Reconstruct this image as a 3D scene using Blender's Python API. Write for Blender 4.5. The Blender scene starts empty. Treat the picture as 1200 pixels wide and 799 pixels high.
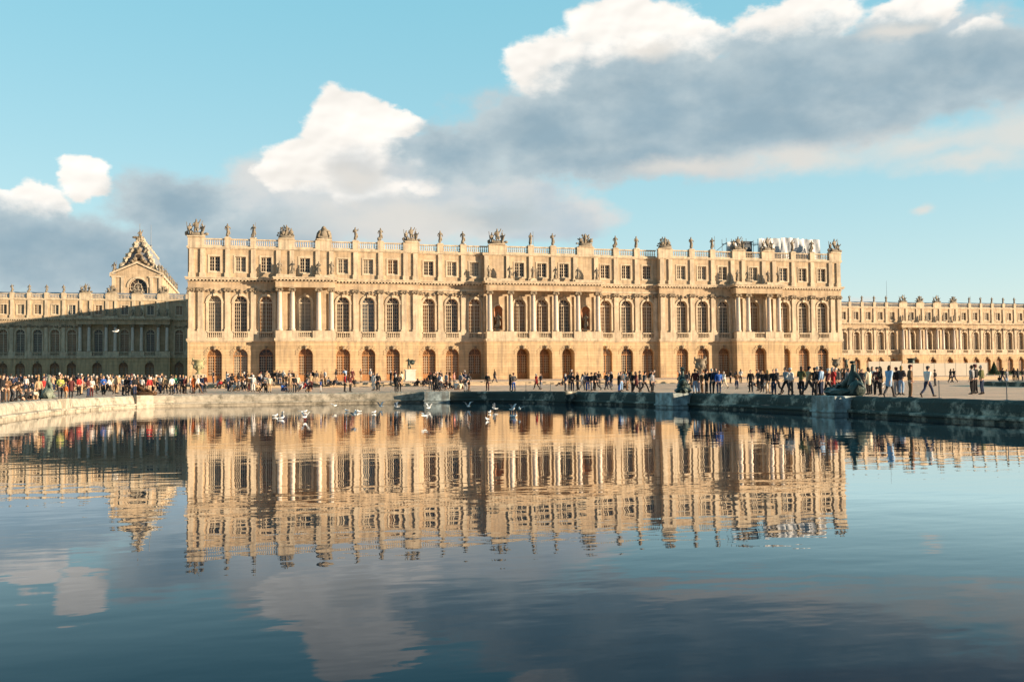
import bpy, bmesh, math, random
from mathutils import Vector, Matrix
PI=math.pi
rnd=random.Random(11)
scene=bpy.context.scene
C=scene.collection
PEOPLE=[
(3, -65.38, -98.58, 0.0, 's', 'black', 'black'),
(8, -65.4, -97.39, 0.0, 's', 'brown', 'brown'),
(15, -65.36, -95.9, 0.0, 'b', 'brown', 'dark grey'),
(22, -65.27, -94.59, 0.0, 's', 'black', 'black'),
(29, -65.14, -93.41, 0.0, 'g', 'black', 'black'),
(35, -65.01, -92.47, 0.0, 'g', 'dark grey', 'black'),
(40, -64.93, -91.47, 0.0, 'g', 'cream', 'tan'),
(45, -65.08, -89.3, 0.0, 's', 'tan', 'brown'),
(51, -65.97, -82.9, 0.0, 's', 'red', 'tan'),
(70, -64.5, -84.2, 0.0, 's', 'yellow', 'dark grey'),
(77, -64.05, -84.44, 0.0, 'c', 'orange', 'tan'),
(83, -63.79, -83.77, 0.0, 's', 'maroon', 'black'),
(92, -65.17, -71.6, 0.111, 's', 'red', 'black'),
(96, -65.38, -68.9, 0.157, 's', 'pink', 'tan'),
(103, -63.0, -80.66, 0.0, 's', 'maroon', 'navy'),
(107, -62.81, -80.22, 0.0, 's', 'white', 'maroon'),
(113, -64.41, -66.6, 0.197, 's', 'brown', 'black'),
(121, -63.15, -71.2, 0.118, 's', 'blue', 'black'),
(128, -62.99, -68.6, 0.163, 'w', 'white', 'black'),
(134, -62.69, -67.4, 0.183, 'p', 'cream', 'brown'),
(137, -62.44, -67.5, 0.182, 's', 'tan', 'tan'),
(144, -61.18, -73.4, 0.08, 's', 'white', 'dark grey'),
(149, -60.79, -73.6, 0.076, 's', 'black', 'black'),
(153, -60.49, -73.7, 0.074, 'w', 'navy', 'dark grey'),
(158, -59.99, -74.91, 0.053, 's', 'black', 'navy'),
(166, -59.78, -71.4, 0.114, 's', 'white', 'dark grey'),
(175, -58.84, -74.09, 0.068, 's', 'red', 'tan'),
(179, -58.57, -73.85, 0.072, 's', 'brown', 'black'),
(188, -58.31, -69.4, 0.149, 's', 'white', 'navy'),
(194, -57.83, -69.6, 0.145, 's', 'tan', 'dark grey'),
(201, -57.04, -72.7, 0.092, 's', 'white', 'black'),
(206, -56.87, -70.1, 0.137, 's', 'green', 'navy'),
(213, -56.31, -70.3, 0.133, 's', 'dark grey', 'black'),
(217, -55.99, -70.5, 0.13, 's', 'maroon', 'black'),
(223, -55.7, -67.7, 0.178, 's', 'white', 'dark grey'),
(227, -55.2, -70.8, 0.125, 's', 'orange', 'maroon'),
(232, -54.84, -71.0, 0.121, 'w', 'white', 'brown'),
(236, -54.68, -68.2, 0.17, 's', 'navy', 'navy'),
(240, -54.46, -65.3, 0.22, 's', 'maroon', 'dark grey'),
(250, -54.61, -41.6, 0.985, 's', 'dark grey', 'navy'),
(254, -53.83, -50.3, 0.662, 'g', 'white', 'white'),
(259, -53.39, -50.8, 0.599, 'g', 'red', 'tan'),
(263, -53.02, -50.4, 0.649, 'g', 'dark grey', 'white'),
(268, -52.25, -63.1, 0.258, 's', 'navy', 'navy'),
(272, -51.95, -59.8, 0.315, 'p', 'black', 'black'),
(275, -51.61, -63.4, 0.253, 'g', 'white', 'tan'),
(280, -51.23, -63.6, 0.249, 'g', 'dark grey', 'tan'),
(284, -50.91, -58.6, 0.336, 's', 'brown', 'dark grey'),
(288, -50.52, -62.3, 0.272, 'g', 'black', 'black'),
(292, -50.16, -64.1, 0.241, 's', 'brown', 'maroon'),
(296, -49.77, -65.9, 0.209, 'p', 'white', 'white'),
(302, -49.35, -67.7, 0.178, 'g', 'tan', 'tan'),
(304, -49.1, -64.6, 0.232, 's', 'navy', 'dark grey'),
(308, -48.83, -69.5, 0.147, 'w', 'black', 'black'),
(312, -48.55, -69.6, 0.145, 's', 'white', 'black'),
(316, -48.19, -69.8, 0.142, 's', 'cream', 'tan'),
(321, -47.45, -49.4, 0.775, 's', 'black', 'black'),
(325, -47.05, -49.4, 0.775, 's', 'dark grey', 'black'),
(328, -46.76, -49.4, 0.775, 's', 'black', 'navy'),
(332, -46.35, -48.7, 0.862, 's', 'white', 'dark grey'),
(331, -46.94, -68.8, 0.159, 'g', 'blue', 'navy'),
(336, -46.45, -65.9, 0.209, 's', 'brown', 'dark grey'),
(340, -46.21, -69.2, 0.152, 's', 'tan', 'brown'),
(345, -45.86, -70.8, 0.125, 's', 'black', 'black'),
(348, -45.47, -68.0, 0.173, 's', 'cream', 'dark grey'),
(339, -45.68, -49.5, 0.762, 's', 'dark grey', 'black'),
(343, -45.29, -49.6, 0.749, 's', 'black', 'black'),
(352, -44.97, -63.2, 0.256, 'g', 'white', 'black'),
(356, -44.47, -59.9, 0.313, 'g', 'red', 'navy'),
(361, -43.43, -48.1, 0.937, 'c', 'white', 'white'),
(364, -43.76, -60.2, 0.308, 's', 'tan', 'maroon'),
(363, -44.35, -70.0, 0.138, 'g', 'maroon', 'brown'),
(367, -42.88, -49.0, 0.825, 's', 'black', 'dark grey'),
(371, -42.5, -49.4, 0.775, 's', 'dark grey', 'tan'),
(376, -43.31, -70.5, 0.13, 'c', 'blue', 'white'),
(377, -41.97, -50.6, 0.624, 's', 'brown', 'black'),
(381, -41.5, -49.5, 0.762, 's', 'white', 'brown'),
(385, -41.13, -49.9, 0.712, 'g', 'white', 'white'),
(388, -40.84, -50.7, 0.612, 'g', 'black', 'black'),
(392, -40.46, -50.4, 0.649, 'g', 'navy', 'black'),
(396, -40.11, -50.4, 0.649, 'g', 'dark grey', 'dark grey'),
(394, -39.58, -41.6, 0.985, 's', 'black', 'brown'),
(404, -41.08, -71.6, 0.111, 's', 'red', 'black'),
(410, -40.56, -71.8, 0.107, 's', 'maroon', 'black'),
(405, -38.96, -48.1, 0.937, 'p', 'light blue', 'navy'),
(413, -38.15, -48.2, 0.925, 's', 'maroon', 'red'),
(434, -35.09, -40.3, 0.992, 's', 'white', 'black'),
(438, -37.7, -66.8, 0.194, 'l', 'white', 'white'),
(443, -37.28, -67.0, 0.19, 's', 'black', 'black'),
(423, -36.13, -38.5, 1.002, 's', 'brown', 'tan'),
(442, -37.17, -65.3, 0.22, 's', 'navy', 'dark grey'),
(458, -33.74, -50.2, 0.674, 's', 'black', 'dark grey'),
(463, -33.11, -49.4, 0.775, 's', 'maroon', 'navy'),
(464, -36.26, -73.06, 0.086, 'l', 'black', 'black'),
(468, -35.85, -72.5, 0.095, 'p', 'black', 'black'),
(471, -32.58, -51.5, 0.511, 's', 'cream', 'tan'),
(489, -30.74, -51.6, 0.499, 'g', 'black', 'navy'),
(497, -29.93, -51.7, 0.486, 'g', 'dark grey', 'black'),
(500, -29.43, -50.9, 0.587, 'g', 'maroon', 'black'),
(508, -31.94, -69.6, 0.145, 's', 'black', 'dark grey'),
(512, -32.46, -74.2, 0.066, 'w', 'black', 'black'),
(515, -31.36, -69.8, 0.142, 's', 'navy', 'black'),
(518, -27.53, -50.3, 0.662, 's', 'black', 'black'),
(518, -30.18, -65.1, 0.223, 'g', 'white', 'white'),
(522, -29.89, -65.3, 0.22, 'g', 'maroon', 'black'),
(528, -29.71, -67.2, 0.187, 'g', 'black', 'dark grey'),
(532, -27.22, -56.5, 0.372, 's', 'pink', 'dark grey'),
(534, -29.47, -69.0, 0.156, 'g', 'white', 'tan'),
(539, -29.11, -69.2, 0.152, 'g', 'cream', 'tan'),
(543, -28.46, -67.8, 0.177, 'g', 'brown', 'dark grey'),
(544, -24.62, -50.1, 0.687, 's', 'black', 'black'),
(546, -29.73, -75.16, 0.049, 'b', 'black', 'grey'),
(549, -29.25, -74.1, 0.067, 's', 'dark grey', 'brown'),
(572, -27.18, -73.5, 0.078, 's', 'black', 'maroon'),
(580, -20.66, -49.4, 0.775, 'w', 'black', 'navy'),
(598, -25.47, -75.9, 0.036, 's', 'black', 'navy'),
(602, -25.18, -76.1, 0.033, 's', 'dark grey', 'blue'),
(629, -21.44, -71.2, 0.118, 'w', 'red', 'black'),
(634, -21.04, -71.4, 0.114, 's', 'dark grey', 'grey'),
(662, -20.42, -77.7, 0.005, 's', 'navy', 'dark grey'),
(668, -19.29, -75.7, 0.04, 's', 'dark grey', 'black'),
(671, -19.52, -77.2, 0.014, 's', 'black', 'navy'),
(670, -11.03, -50.9, 0.587, 's', 'dark grey', 'brown'),
(677, -18.59, -76.0, 0.035, 's', 'black', 'dark grey'),
(682, -18.21, -76.2, 0.031, 'w', 'white', 'cream'),
(686, -17.92, -76.4, 0.028, 's', 'grey', 'dark grey'),
(689, -18.76, -79.6, 0.0, 's', 'navy', 'blue'),
(694, -18.51, -80.0, 0.0, 's', 'black', 'grey'),
(697, -17.65, -78.4, 0.0, 's', 'black', 'black'),
(700, -16.9, -76.9, 0.019, 'w', 'dark grey', 'black'),
(712, -15.92, -77.4, 0.01, 'w', 'navy', 'dark grey'),
(726, -18.7, -87.8, 0.0, 's', 'black', 'blue'),
(728, -16.98, -83.8, 0.0, 's', 'dark grey', 'light blue'),
(735, -15.5, -81.5, 0.0, 's', 'black', 'brown'),
(741, -19.36, -92.6, 0.0, 's', 'black', 'black'),
(746, -19.15, -93.0, 0.0, 'w', 'maroon', 'black'),
(733, -4.05, -51.5, 0.511, 's', 'dark grey', 'black'),
(738, -3.53, -51.5, 0.511, 's', 'black', 'black'),
(750, -16.83, -88.1, 0.0, 's', 'black', 'dark grey'),
(755, -19.04, -94.4, 0.0, 'w', 'dark grey', 'black'),
(764, -18.92, -95.8, 0.0, 's', 'grey', 'black'),
(797, -4.94, -70.1, 0.137, 'w', 'black', 'grey'),
(801, -5.09, -71.3, 0.116, 'w', 'light blue', 'navy'),
(805, -5.06, -72.1, 0.102, 's', 'dark grey', 'grey'),
(815, -18.3, -102.39, 0.0, 's', 'maroon', 'light blue'),
(819, -17.41, -101.1, 0.0, 's', 'dark grey', 'navy'),
(823, -17.9, -102.7, 0.0, 's', 'brown', 'brown'),
(828, -18.0, -103.62, 0.0, 's', 'black', 'black'),
(834, -17.99, -104.48, 0.0, 's', 'black', 'dark grey'),
(839, -17.87, -104.81, 0.0, 's', 'navy', 'black'),
(842, -17.75, -105.07, 0.0, 's', 'blue', 'navy'),
(849, -3.05, -76.8, 0.021, 'w', 'white', 'cream'),
(856, 9.04, -54.5, 0.407, 's', 'black', 'black'),
(868, 10.43, -54.6, 0.405, 's', 'white', 'black'),
(880, -11.67, -98.4, 0.0, 's', 'black', 'black'),
(889, -7.77, -92.5, 0.0, 's', 'dark grey', 'black'),
(894, -11.05, -99.1, 0.0, 's', 'black', 'dark grey'),
(900, -13.75, -104.8, 0.0, 's', 'black', 'tan'),
(907, -16.78, -111.0, 0.0, 's', 'black', 'navy'),
(912, -14.16, -106.9, 0.0, 'w', 'dark grey', 'black'),
(922, -16.57, -112.24, 0.0, 'w', 'grey', 'black'),
(926, -16.54, -112.65, 0.0, 's', 'white', 'dark grey'),
(940, -16.58, -114.03, 0.0, 's', 'olive', 'black'),
(948, -16.62, -114.88, 0.0, 'w', 'tan', 'dark grey'),
(955, -15.69, -114.1, 0.0, 's', 'black', 'navy'),
(958, -16.29, -115.4, 0.0, 's', 'black', 'black'),
(963, -16.03, -115.4, 0.0, 's', 'light blue', 'navy'),
(970, -15.62, -115.4, 0.0, 'w', 'maroon', 'black'),
(976, -14.34, -114.0, 0.0, 's', 'red', 'dark grey'),
(980, -12.41, -111.3, 0.0, 's', 'black', 'black'),
(984, -11.35, -110.1, 0.0, 's', 'dark grey', 'black'),
(990, -7.08, -104.2, 0.0, 's', 'black', 'black'),
(995, -6.92, -104.5, 0.0, 's', 'grey', 'black'),
(1001, -5.49, -103.0, 0.0, 's', 'maroon', 'black'),
(1006, -5.36, -103.3, 0.0, 's', 'black', 'navy'),
(1011, -6.24, -105.2, 0.0, 's', 'dark grey', 'dark grey'),
(1018, -11.87, -114.1, 0.0, 'l', 'cream', 'black'),
(1023, -10.79, -113.0, 0.0, 's', 'white', 'dark grey'),
(1028, -11.99, -115.2, 0.0, 's', 'maroon', 'black'),
(1032, -12.52, -116.3, 0.0, 's', 'black', 'black'),
(1042, -16.52, -122.69, 0.0, 'w', 'light blue', 'dark grey'),
(1051, -11.7, -116.7, 0.0, 's', 'black', 'grey'),
(1056, -11.52, -116.9, 0.0, 's', 'dark grey', 'light blue'),
(1067, -16.54, -124.5, 0.0, 's', 'brown', 'brown'),
(1087, -14.52, -123.2, 0.0, 'w', 'white', 'navy'),
(1096, 21.44, -77.6, 0.007, 's', 'black', 'dark grey'),
(1114, 32.82, -65.8, 0.211, 'w', 'black', 'black'),
(1118, 34.17, -64.8, 0.228, 'w', 'black', 'navy'),
(1140, -7.04, -117.6, 0.0, 's', 'grey', 'black'),
(1144, -5.79, -116.4, 0.0, 's', 'black', 'black'),
(1151, -6.83, -118.2, 0.0, 's', 'olive', 'navy'),
(1175, 37.24, -69.4, 0.149, 'w', 'black', 'navy'),
(1180, 37.94, -69.3, 0.151, 's', 'grey', 'light blue'),
(1172, 37.92, -68.2, 0.17, 'g', 'black', 'black'),
(1188, 39.96, -68.2, 0.17, 's', 'black', 'black'),
(1193, 39.98, -68.8, 0.159, 's', 'dark grey', 'black'),
(1198, 40.12, -69.4, 0.149, 's', 'black', 'dark grey'),
(1, -75.83, -53.4, 0.426, 'w', 'black', 'brown'),
(5, -76.06, -50.9, 0.587, 's', 'navy', 'black'),
(8, -74.77, -55.6, 0.388, 'p', 'black', 'black'),
(12, -75.62, -50.2, 0.674, 's', 'white', 'navy'),
(15, -74.12, -55.9, 0.382, 'p', 'navy', 'black'),
(19, -74.61, -52.3, 0.445, 's', 'navy', 'black'),
(25, -74.55, -50.3, 0.662, 's', 'navy', 'dark grey'),
(27, -72.8, -57.7, 0.351, 'w', 'black', 'dark grey'),
(30, -72.46, -58.0, 0.346, 's', 'white', 'navy'),
(34, -73.51, -51.6, 0.499, 's', 'black', 'black'),
(38, -72.21, -56.1, 0.379, 'w', 'black', 'navy'),
(41, -72.9, -51.4, 0.524, 's', 'dark grey', 'navy'),
(45, -72.47, -51.8, 0.474, 's', 'black', 'navy'),
(51, -72.22, -50.6, 0.624, 's', 'white', 'black'),
(54, -71.77, -51.7, 0.486, 'p', 'grey', 'black'),
(57, -70.77, -55.4, 0.391, 'w', 'brown', 'black'),
(62, -69.79, -58.7, 0.334, 'p', 'tan', 'navy'),
(66, -70.81, -51.3, 0.536, 'p', 'dark grey', 'navy'),
(69, -70.58, -50.8, 0.599, 's', 'brown', 'navy'),
(72, -70.16, -51.7, 0.486, 's', 'tan', 'navy'),
(77, -69.39, -53.8, 0.419, 's', 'black', 'navy'),
(79, -68.54, -57.6, 0.353, 's', 'brown', 'navy'),
(85, -69.17, -51.2, 0.549, 's', 'dark grey', 'brown'),
(86, -68.06, -57.1, 0.362, 's', 'black', 'brown'),
(91, -68.57, -51.3, 0.536, 's', 'navy', 'brown'),
(94, -68.27, -51.5, 0.511, 'w', 'navy', 'brown'),
(98, -67.76, -53.0, 0.433, 's', 'black', 'brown'),
(102, -67.31, -53.5, 0.424, 'w', 'navy', 'brown'),
(107, -66.28, -57.3, 0.358, 's', 'dark grey', 'navy'),
(109, -66.73, -53.1, 0.431, 's', 'dark grey', 'brown'),
(114, -65.97, -55.3, 0.393, 's', 'black', 'brown'),
(118, -66.17, -51.6, 0.499, 'p', 'black', 'navy'),
(120, -64.91, -59.3, 0.324, 's', 'brown', 'black'),
(125, -65.31, -53.2, 0.429, 's', 'dark grey', 'navy'),
(129, -64.3, -58.2, 0.343, 's', 'tan', 'dark grey'),
(132, -64.95, -51.2, 0.549, 'w', 'navy', 'navy'),
(136, -64.54, -52.2, 0.447, 's', 'black', 'navy'),
(139, -63.47, -58.0, 0.346, 'p', 'tan', 'dark grey'),
(144, -62.95, -58.8, 0.332, 's', 'tan', 'dark grey'),
(147, -63.55, -51.8, 0.474, 's', 'dark grey', 'navy'),
(151, -62.26, -59.6, 0.318, 'p', 'navy', 'brown'),
(154, -62.29, -57.3, 0.358, 's', 'brown', 'black'),
(158, -61.92, -58.0, 0.346, 'w', 'black', 'dark grey'),
(162, -61.43, -59.5, 0.32, 's', 'dark grey', 'dark grey'),
(165, -60.8, -62.5, 0.268, 's', 'tan', 'dark grey'),
(170, -60.91, -57.9, 0.348, 'p', 'dark grey', 'navy'),
(173, -60.5, -59.0, 0.329, 'w', 'brown', 'dark grey'),
(178, -60.44, -55.7, 0.386, 's', 'white', 'navy'),
(182, -59.41, -62.8, 0.263, 'w', 'tan', 'black'),
(185, -59.89, -54.9, 0.4, 's', 'black', 'navy'),
(190, -59.46, -55.0, 0.398, 's', 'navy', 'brown'),
(192, -58.89, -59.1, 0.327, 'w', 'tan', 'brown'),
(195, -58.58, -59.7, 0.317, 'w', 'dark grey', 'dark grey'),
(201, -58.06, -60.1, 0.31, 's', 'black', 'black'),
(203, -58.17, -56.1, 0.379, 'w', 'black', 'dark grey'),
(207, -57.26, -64.0, 0.242, 'w', 'white', 'brown'),
(211, -57.59, -54.9, 0.4, 's', 'dark grey', 'brown'),
(214, -56.63, -64.0, 0.242, 's', 'grey', 'navy'),
(266, -52.74, -50.4, 0.649, 's', 'white', 'black'),
(269, -52.37, -51.9, 0.461, 's', 'black', 'black'),
(275, -51.86, -50.0, 0.699, 'g', 'dark grey', 'black'),
(280, -51.41, -51.6, 0.499, 's', 'black', 'dark grey'),
(286, -50.84, -50.5, 0.637, 's', 'navy', 'black'),
(290, -50.45, -50.5, 0.637, 's', 'brown', 'dark grey'),
(295, -49.93, -51.3, 0.536, 's', 'black', 'navy'),
(303, -49.22, -52.2, 0.447, 's', 'black', 'black'),
(306, -48.94, -51.2, 0.549, 's', 'grey', 'dark grey'),
(313, -48.26, -50.1, 0.687, 's', 'tan', 'navy'),
(702, -11.89, -63.5, 0.251, 's', 'black', 'dark grey'),
(716, -11.0, -65.1, 0.223, 's', 'black', 'navy'),
(730, -8.83, -62.9, 0.261, 'w', 'grey', 'navy'),
(750, -9.32, -69.3, 0.151, 'w', 'white', 'dark grey'),
(763, -7.81, -68.9, 0.157, 's', 'black', 'dark grey'),
(987, 14.59, -70.7, 0.126, 's', 'brown', 'dark grey'),
(994, 9.98, -78.9, 0.0, 'w', 'black', 'black'),
(1001, 9.43, -80.7, 0.0, 'w', 'tan', 'navy'),
(1010, 11.74, -78.6, 0.0, 's', 'dark grey', 'navy'),
(1019, 8.15, -85.2, 0.0, 's', 'black', 'black'),
(1029, 14.74, -77.1, 0.016, 's', 'white', 'navy'),
(711, -14.63, -73.5, 0.078, 's', 'black', 'navy'),
(360, -43.61, -50.3, 0.662, 'p', 'black', 'navy'),
(416, -38.08, -50.2, 0.674, 'g', 'black', 'dark grey'),
(864, -3.52, -80.4, 0.0, 's', 'brown', 'navy'),
(733, -11.37, -70.4, 0.132, 'w', 'white', 'dark grey'),
(817, 0.79, -62.3, 0.272, 's', 'grey', 'dark grey'),
(887, 2.89, -72.6, 0.093, 'g', 'navy', 'dark grey'),
(523, -29.75, -65.1, 0.223, 's', 'grey', 'black'),
(513, -28.88, -54.9, 0.4, 's', 'black', 'dark grey'),
(1033, 5.39, -91.0, 0.0, 'g', 'white', 'dark grey'),
(715, -7.17, -54.2, 0.412, 's', 'dark grey', 'black'),
(546, -25.47, -54.7, 0.403, 'p', 'navy', 'dark grey'),
(510, -31.79, -69.5, 0.147, 'g', 'dark grey', 'navy'),
(517, -31.29, -70.5, 0.13, 'w', 'white', 'dark grey'),
(808, 0.15, -61.4, 0.287, 'w', 'black', 'dark grey'),
(895, -0.89, -80.9, 0.0, 'p', 'navy', 'navy'),
(517, -27.77, -51.3, 0.536, 's', 'dark grey', 'navy'),
(544, -24.88, -50.9, 0.587, 'g', 'dark grey', 'black'),
(659, -14.56, -58.1, 0.344, 'g', 'black', 'dark grey'),
(937, -3.4, -91.7, 0.0, 'g', 'black', 'navy'),
(511, -28.44, -51.4, 0.524, 's', 'black', 'dark grey'),
(811, -5.98, -75.4, 0.045, 'g', 'brown', 'dark grey'),
(979, 1.98, -88.9, 0.0, 's', 'brown', 'black'),
(863, 4.71, -64.4, 0.235, 's', 'navy', 'black'),
(540, -28.45, -66.4, 0.201, 's', 'grey', 'black'),
(504, -31.7, -66.3, 0.202, 'p', 'black', 'dark grey'),
(730, -13.29, -74.7, 0.057, 'g', 'black', 'black'),
(947, 6.06, -77.6, 0.007, 'w', 'black', 'black'),
(899, -4.93, -88.9, 0.0, 'g', 'white', 'dark grey'),
(960, 9.11, -74.8, 0.055, 's', 'brown', 'navy'),
(894, 2.73, -74.3, 0.064, 'g', 'white', 'dark grey'),
(528, -26.54, -50.7, 0.612, 's', 'brown', 'dark grey'),
(767, -4.69, -62.3, 0.272, 's', 'black', 'navy'),
(892, 4.54, -70.5, 0.13, 'p', 'black', 'black')]
GULLS=[(-48.28, -106.45, 0), (-47.7, -100.92, 0), (-48.03, -110.87, 0), (-46.16, -98.99, 0), (-46.82, -113.43, 1), (-43.93, -96.21, 2), (-43.29, -98.73, 0), (-42.85, -100.99, 0), (-42.66, -101.11, 0), (-44.46, -116.46, 2), (-41.88, -103.46, 0), (-40.3, -93.91, 1), (-39.35, -95.71, 1), (-37.66, -100.13, 1), (-41.23, -119.79, 2), (-34.33, -97.77, 1), (-35.0, -107.55, 0), (-33.95, -104.46, 1), (-37.69, -118.29, 0), (-33.29, -106.76, 1), (-35.35, -115.11, 0), (-34.06, -111.43, 2)]
BLOBS={'mist': [[6.21, 10.34, 9.27, 2.44], [1.37, 9.27, 5.67, 2.36], [11.66, 10.14, 7.45, 2.29], [-0.05, 7.57, 6.53, 2.33], [16.16, 9.22, 4.98, 1.49], [2.81, 11.22, 3.82, 1.91], [8.69, 12.55, 5.92, 1.97], [38.48, 16.96, 5.0, 2.5], [24.66, 14.16, 12.07, 2.9]], 'white': [[-8.86, 11.1, 1.76, 1.26], [-11.25, 9.73, 1.61, 0.97], [-12.66, 9.28, 1.34, 0.79], [5.0, 14.46, 2.81, 1.94], [2.33, 12.16, 2.47, 2.0], [7.46, 14.67, 2.45, 1.08], [5.97, 12.02, 4.14, 2.19], [22.04, 19.28, 4.65, 2.06], [17.77, 17.47, 3.97, 2.09], [25.72, 18.7, 1.92, 1.44], [31.21, 19.21, 4.35, 1.56], [37.47, 19.01, 2.54, 1.27], [40.57, 17.09, 2.01, 1.61]], 'grey': [[-11.44, 7.37, 6.84, 2.49], [-4.41, 9.77, 4.23, 2.23], [-6.82, 6.2, 12.09, 2.85], [-0.05, 8.04, 6.06, 2.24], [11.94, 13.29, 4.72, 1.89], [16.72, 14.2, 6.47, 2.99], [22.72, 15.43, 7.81, 3.81], [29.5, 15.93, 8.37, 3.63], [36.31, 16.15, 7.31, 3.18], [42.15, 15.81, 5.09, 2.94], [20.69, 12.43, 8.37, 1.48], [28.51, 13.93, 8.92, 2.35], [12.66, 9.4, 4.48, 1.09]], 'cream': [[8.67, 9.16, 9.37, 1.97], [5.72, 11.78, 2.92, 1.26], [24.62, 11.89, 4.83, 0.87], [42.44, 12.17, 4.67, 2.03], [37.93, 12.14, 7.14, 1.43], [31.74, 11.94, 6.82, 1.18], [40.0, 11.13, 5.69, 0.81], [33.83, 4.24, 1.15, 0.53], [37.64, 8.84, 0.93, 0.38], [22.77, 18.43, 2.93, 0.78], [36.36, 18.09, 2.58, 0.6]]}
SUN_EL=7.2; SUN_E=4.7; SUN_C=(1.0,.78,.54); SKY_S=.10; SKY_K=2.0; SKY_TINT=(1.6,1.15,.85); EXPO=1.22; WAVE=.38
HZ_TOP=(.55,2.35,3.1); HZ_LOW=(2.85,3.5,3.6); HZ_H=13.0; HZ_MIX=.85; REAR=(.65,1.2,1.65)
CW=(4.7,4.5,4.2); CW2=(2.9,3.05,3.1); CG1=(1.3,1.85,2.2); CG2=(2.3,2.7,2.85); CC=(3.4,3.25,3.0); MI1=(2.2,2.6,2.85); MI2=(3.1,3.15,3.1)

WZ=-0.95
# ------------------------------------------------------------------ materials
def mat(name,col,rough=.8,spec=.3,metal=0,noise=.18,nscale=1.2,bump=.0,bscale=20,extra=None):
    m=bpy.data.materials.new(name); m.use_nodes=True
    nt=m.node_tree; b=nt.nodes['Principled BSDF']
    b.inputs['Roughness'].default_value=rough; b.inputs['Metallic'].default_value=metal
    b.inputs['Specular IOR Level'].default_value=spec
    geo=nt.nodes.new('ShaderNodeNewGeometry')
    n=nt.nodes.new('ShaderNodeTexNoise'); n.inputs['Scale'].default_value=nscale; n.inputs['Detail'].default_value=6; n.inputs['Roughness'].default_value=.65
    nt.links.new(geo.outputs['Position'],n.inputs['Vector'])
    r=nt.nodes.new('ShaderNodeMapRange'); r.inputs['From Min'].default_value=.3; r.inputs['From Max'].default_value=.7
    r.inputs['To Min'].default_value=1-noise; r.inputs['To Max'].default_value=1+noise*.6
    nt.links.new(n.outputs['Fac'],r.inputs['Value'])
    mx=nt.nodes.new('ShaderNodeVectorMath'); mx.operation='SCALE'; mx.inputs[0].default_value=col[:3]
    nt.links.new(r.outputs[0],mx.inputs['Scale'])
    out=mx.outputs[0]
    if extra: out=extra(nt,geo,out)
    nt.links.new(out,b.inputs['Base Color'])
    if bump:
        n2=nt.nodes.new('ShaderNodeTexNoise'); n2.inputs['Scale'].default_value=bscale; n2.inputs['Detail'].default_value=4
        nt.links.new(geo.outputs['Position'],n2.inputs['Vector'])
        bp=nt.nodes.new('ShaderNodeBump'); bp.inputs['Strength'].default_value=bump; bp.inputs['Distance'].default_value=(.16 if name=='sandy_gravel' else .05)
        nt.links.new(n2.outputs['Fac'],bp.inputs['Height']); nt.links.new(bp.outputs[0],b.inputs['Normal'])
    return m
def streaks(amount,hi=(1,1,1)):
    # vertical rain staining + patches of paler / greyer blocks
    def f(nt,geo,out):
        mp=nt.nodes.new('ShaderNodeMapping'); mp.inputs['Scale'].default_value=(1.6,1.6,.16)
        nt.links.new(geo.outputs['Position'],mp.inputs['Vector'])
        n=nt.nodes.new('ShaderNodeTexNoise'); n.inputs['Scale'].default_value=1.3; n.inputs['Detail'].default_value=5
        nt.links.new(mp.outputs[0],n.inputs['Vector'])
        r=nt.nodes.new('ShaderNodeMapRange'); r.inputs['From Min'].default_value=.42; r.inputs['From Max'].default_value=.75
        r.inputs['To Min'].default_value=0; r.inputs['To Max'].default_value=amount
        nt.links.new(n.outputs['Fac'],r.inputs['Value'])
        m=nt.nodes.new('ShaderNodeMix'); m.data_type='RGBA'
        nt.links.new(r.outputs[0],m.inputs['Factor']); nt.links.new(out,m.inputs[6]); m.inputs[7].default_value=(.16,.13,.10,1)
        return m.outputs[2]
    return f
def coursed(period,amount,dx=1.1):
    st=streaks(.6)
    def f(nt,geo,out):
        out=st(nt,geo,out)
        cx=nt.nodes.new('ShaderNodeSeparateXYZ'); nt.links.new(geo.outputs['Position'],cx.inputs[0])
        cb=nt.nodes.new('ShaderNodeCombineXYZ'); nt.links.new(cx.outputs[0],cb.inputs[0]); nt.links.new(cx.outputs[2],cb.inputs[1])
        br=nt.nodes.new('ShaderNodeTexBrick'); nt.links.new(cb.outputs[0],br.inputs['Vector'])
        br.inputs['Scale'].default_value=1; br.inputs['Brick Width'].default_value=dx; br.inputs['Row Height'].default_value=period
        br.inputs['Mortar Size'].default_value=.022; br.inputs['Mortar Smooth'].default_value=.3
        br.inputs['Color1'].default_value=(1,1,1,1); br.inputs['Color2'].default_value=(.86,.84,.80,1); br.inputs['Mortar'].default_value=(1-amount,1-amount,1-amount*1.05,1)
        m=nt.nodes.new('ShaderNodeMix'); m.data_type='RGBA'; m.blend_type='MULTIPLY'; m.inputs['Factor'].default_value=1
        nt.links.new(out,m.inputs[6]); nt.links.new(br.outputs['Color'],m.inputs[7])
        return m.outputs[2]
    return f
STONE=(.56,.425,.28)
M={}
M['stone']=mat('warm_limestone',STONE,noise=.24,nscale=.6,extra=coursed(.52,.16,1.3),bump=.25,bscale=3)
M['ground_stone']=mat('rusticated_limestone',(.59,.43,.25),extra=coursed(.47,.42,60),bump=.25,bscale=3)
M['trim']=mat('pale_limestone_trim',(.60,.49,.345),noise=.26,extra=streaks(.62),nscale=1.1)
M['column']=mat('pale_column_marble',(.62,.52,.42),extra=streaks(.2),nscale=2.5,rough=.5)
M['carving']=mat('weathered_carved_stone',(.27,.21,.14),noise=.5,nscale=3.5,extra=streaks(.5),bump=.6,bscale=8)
M['carving_pale']=mat('pale_leadwork',(.45,.38,.28),noise=.5,nscale=2)
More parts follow.
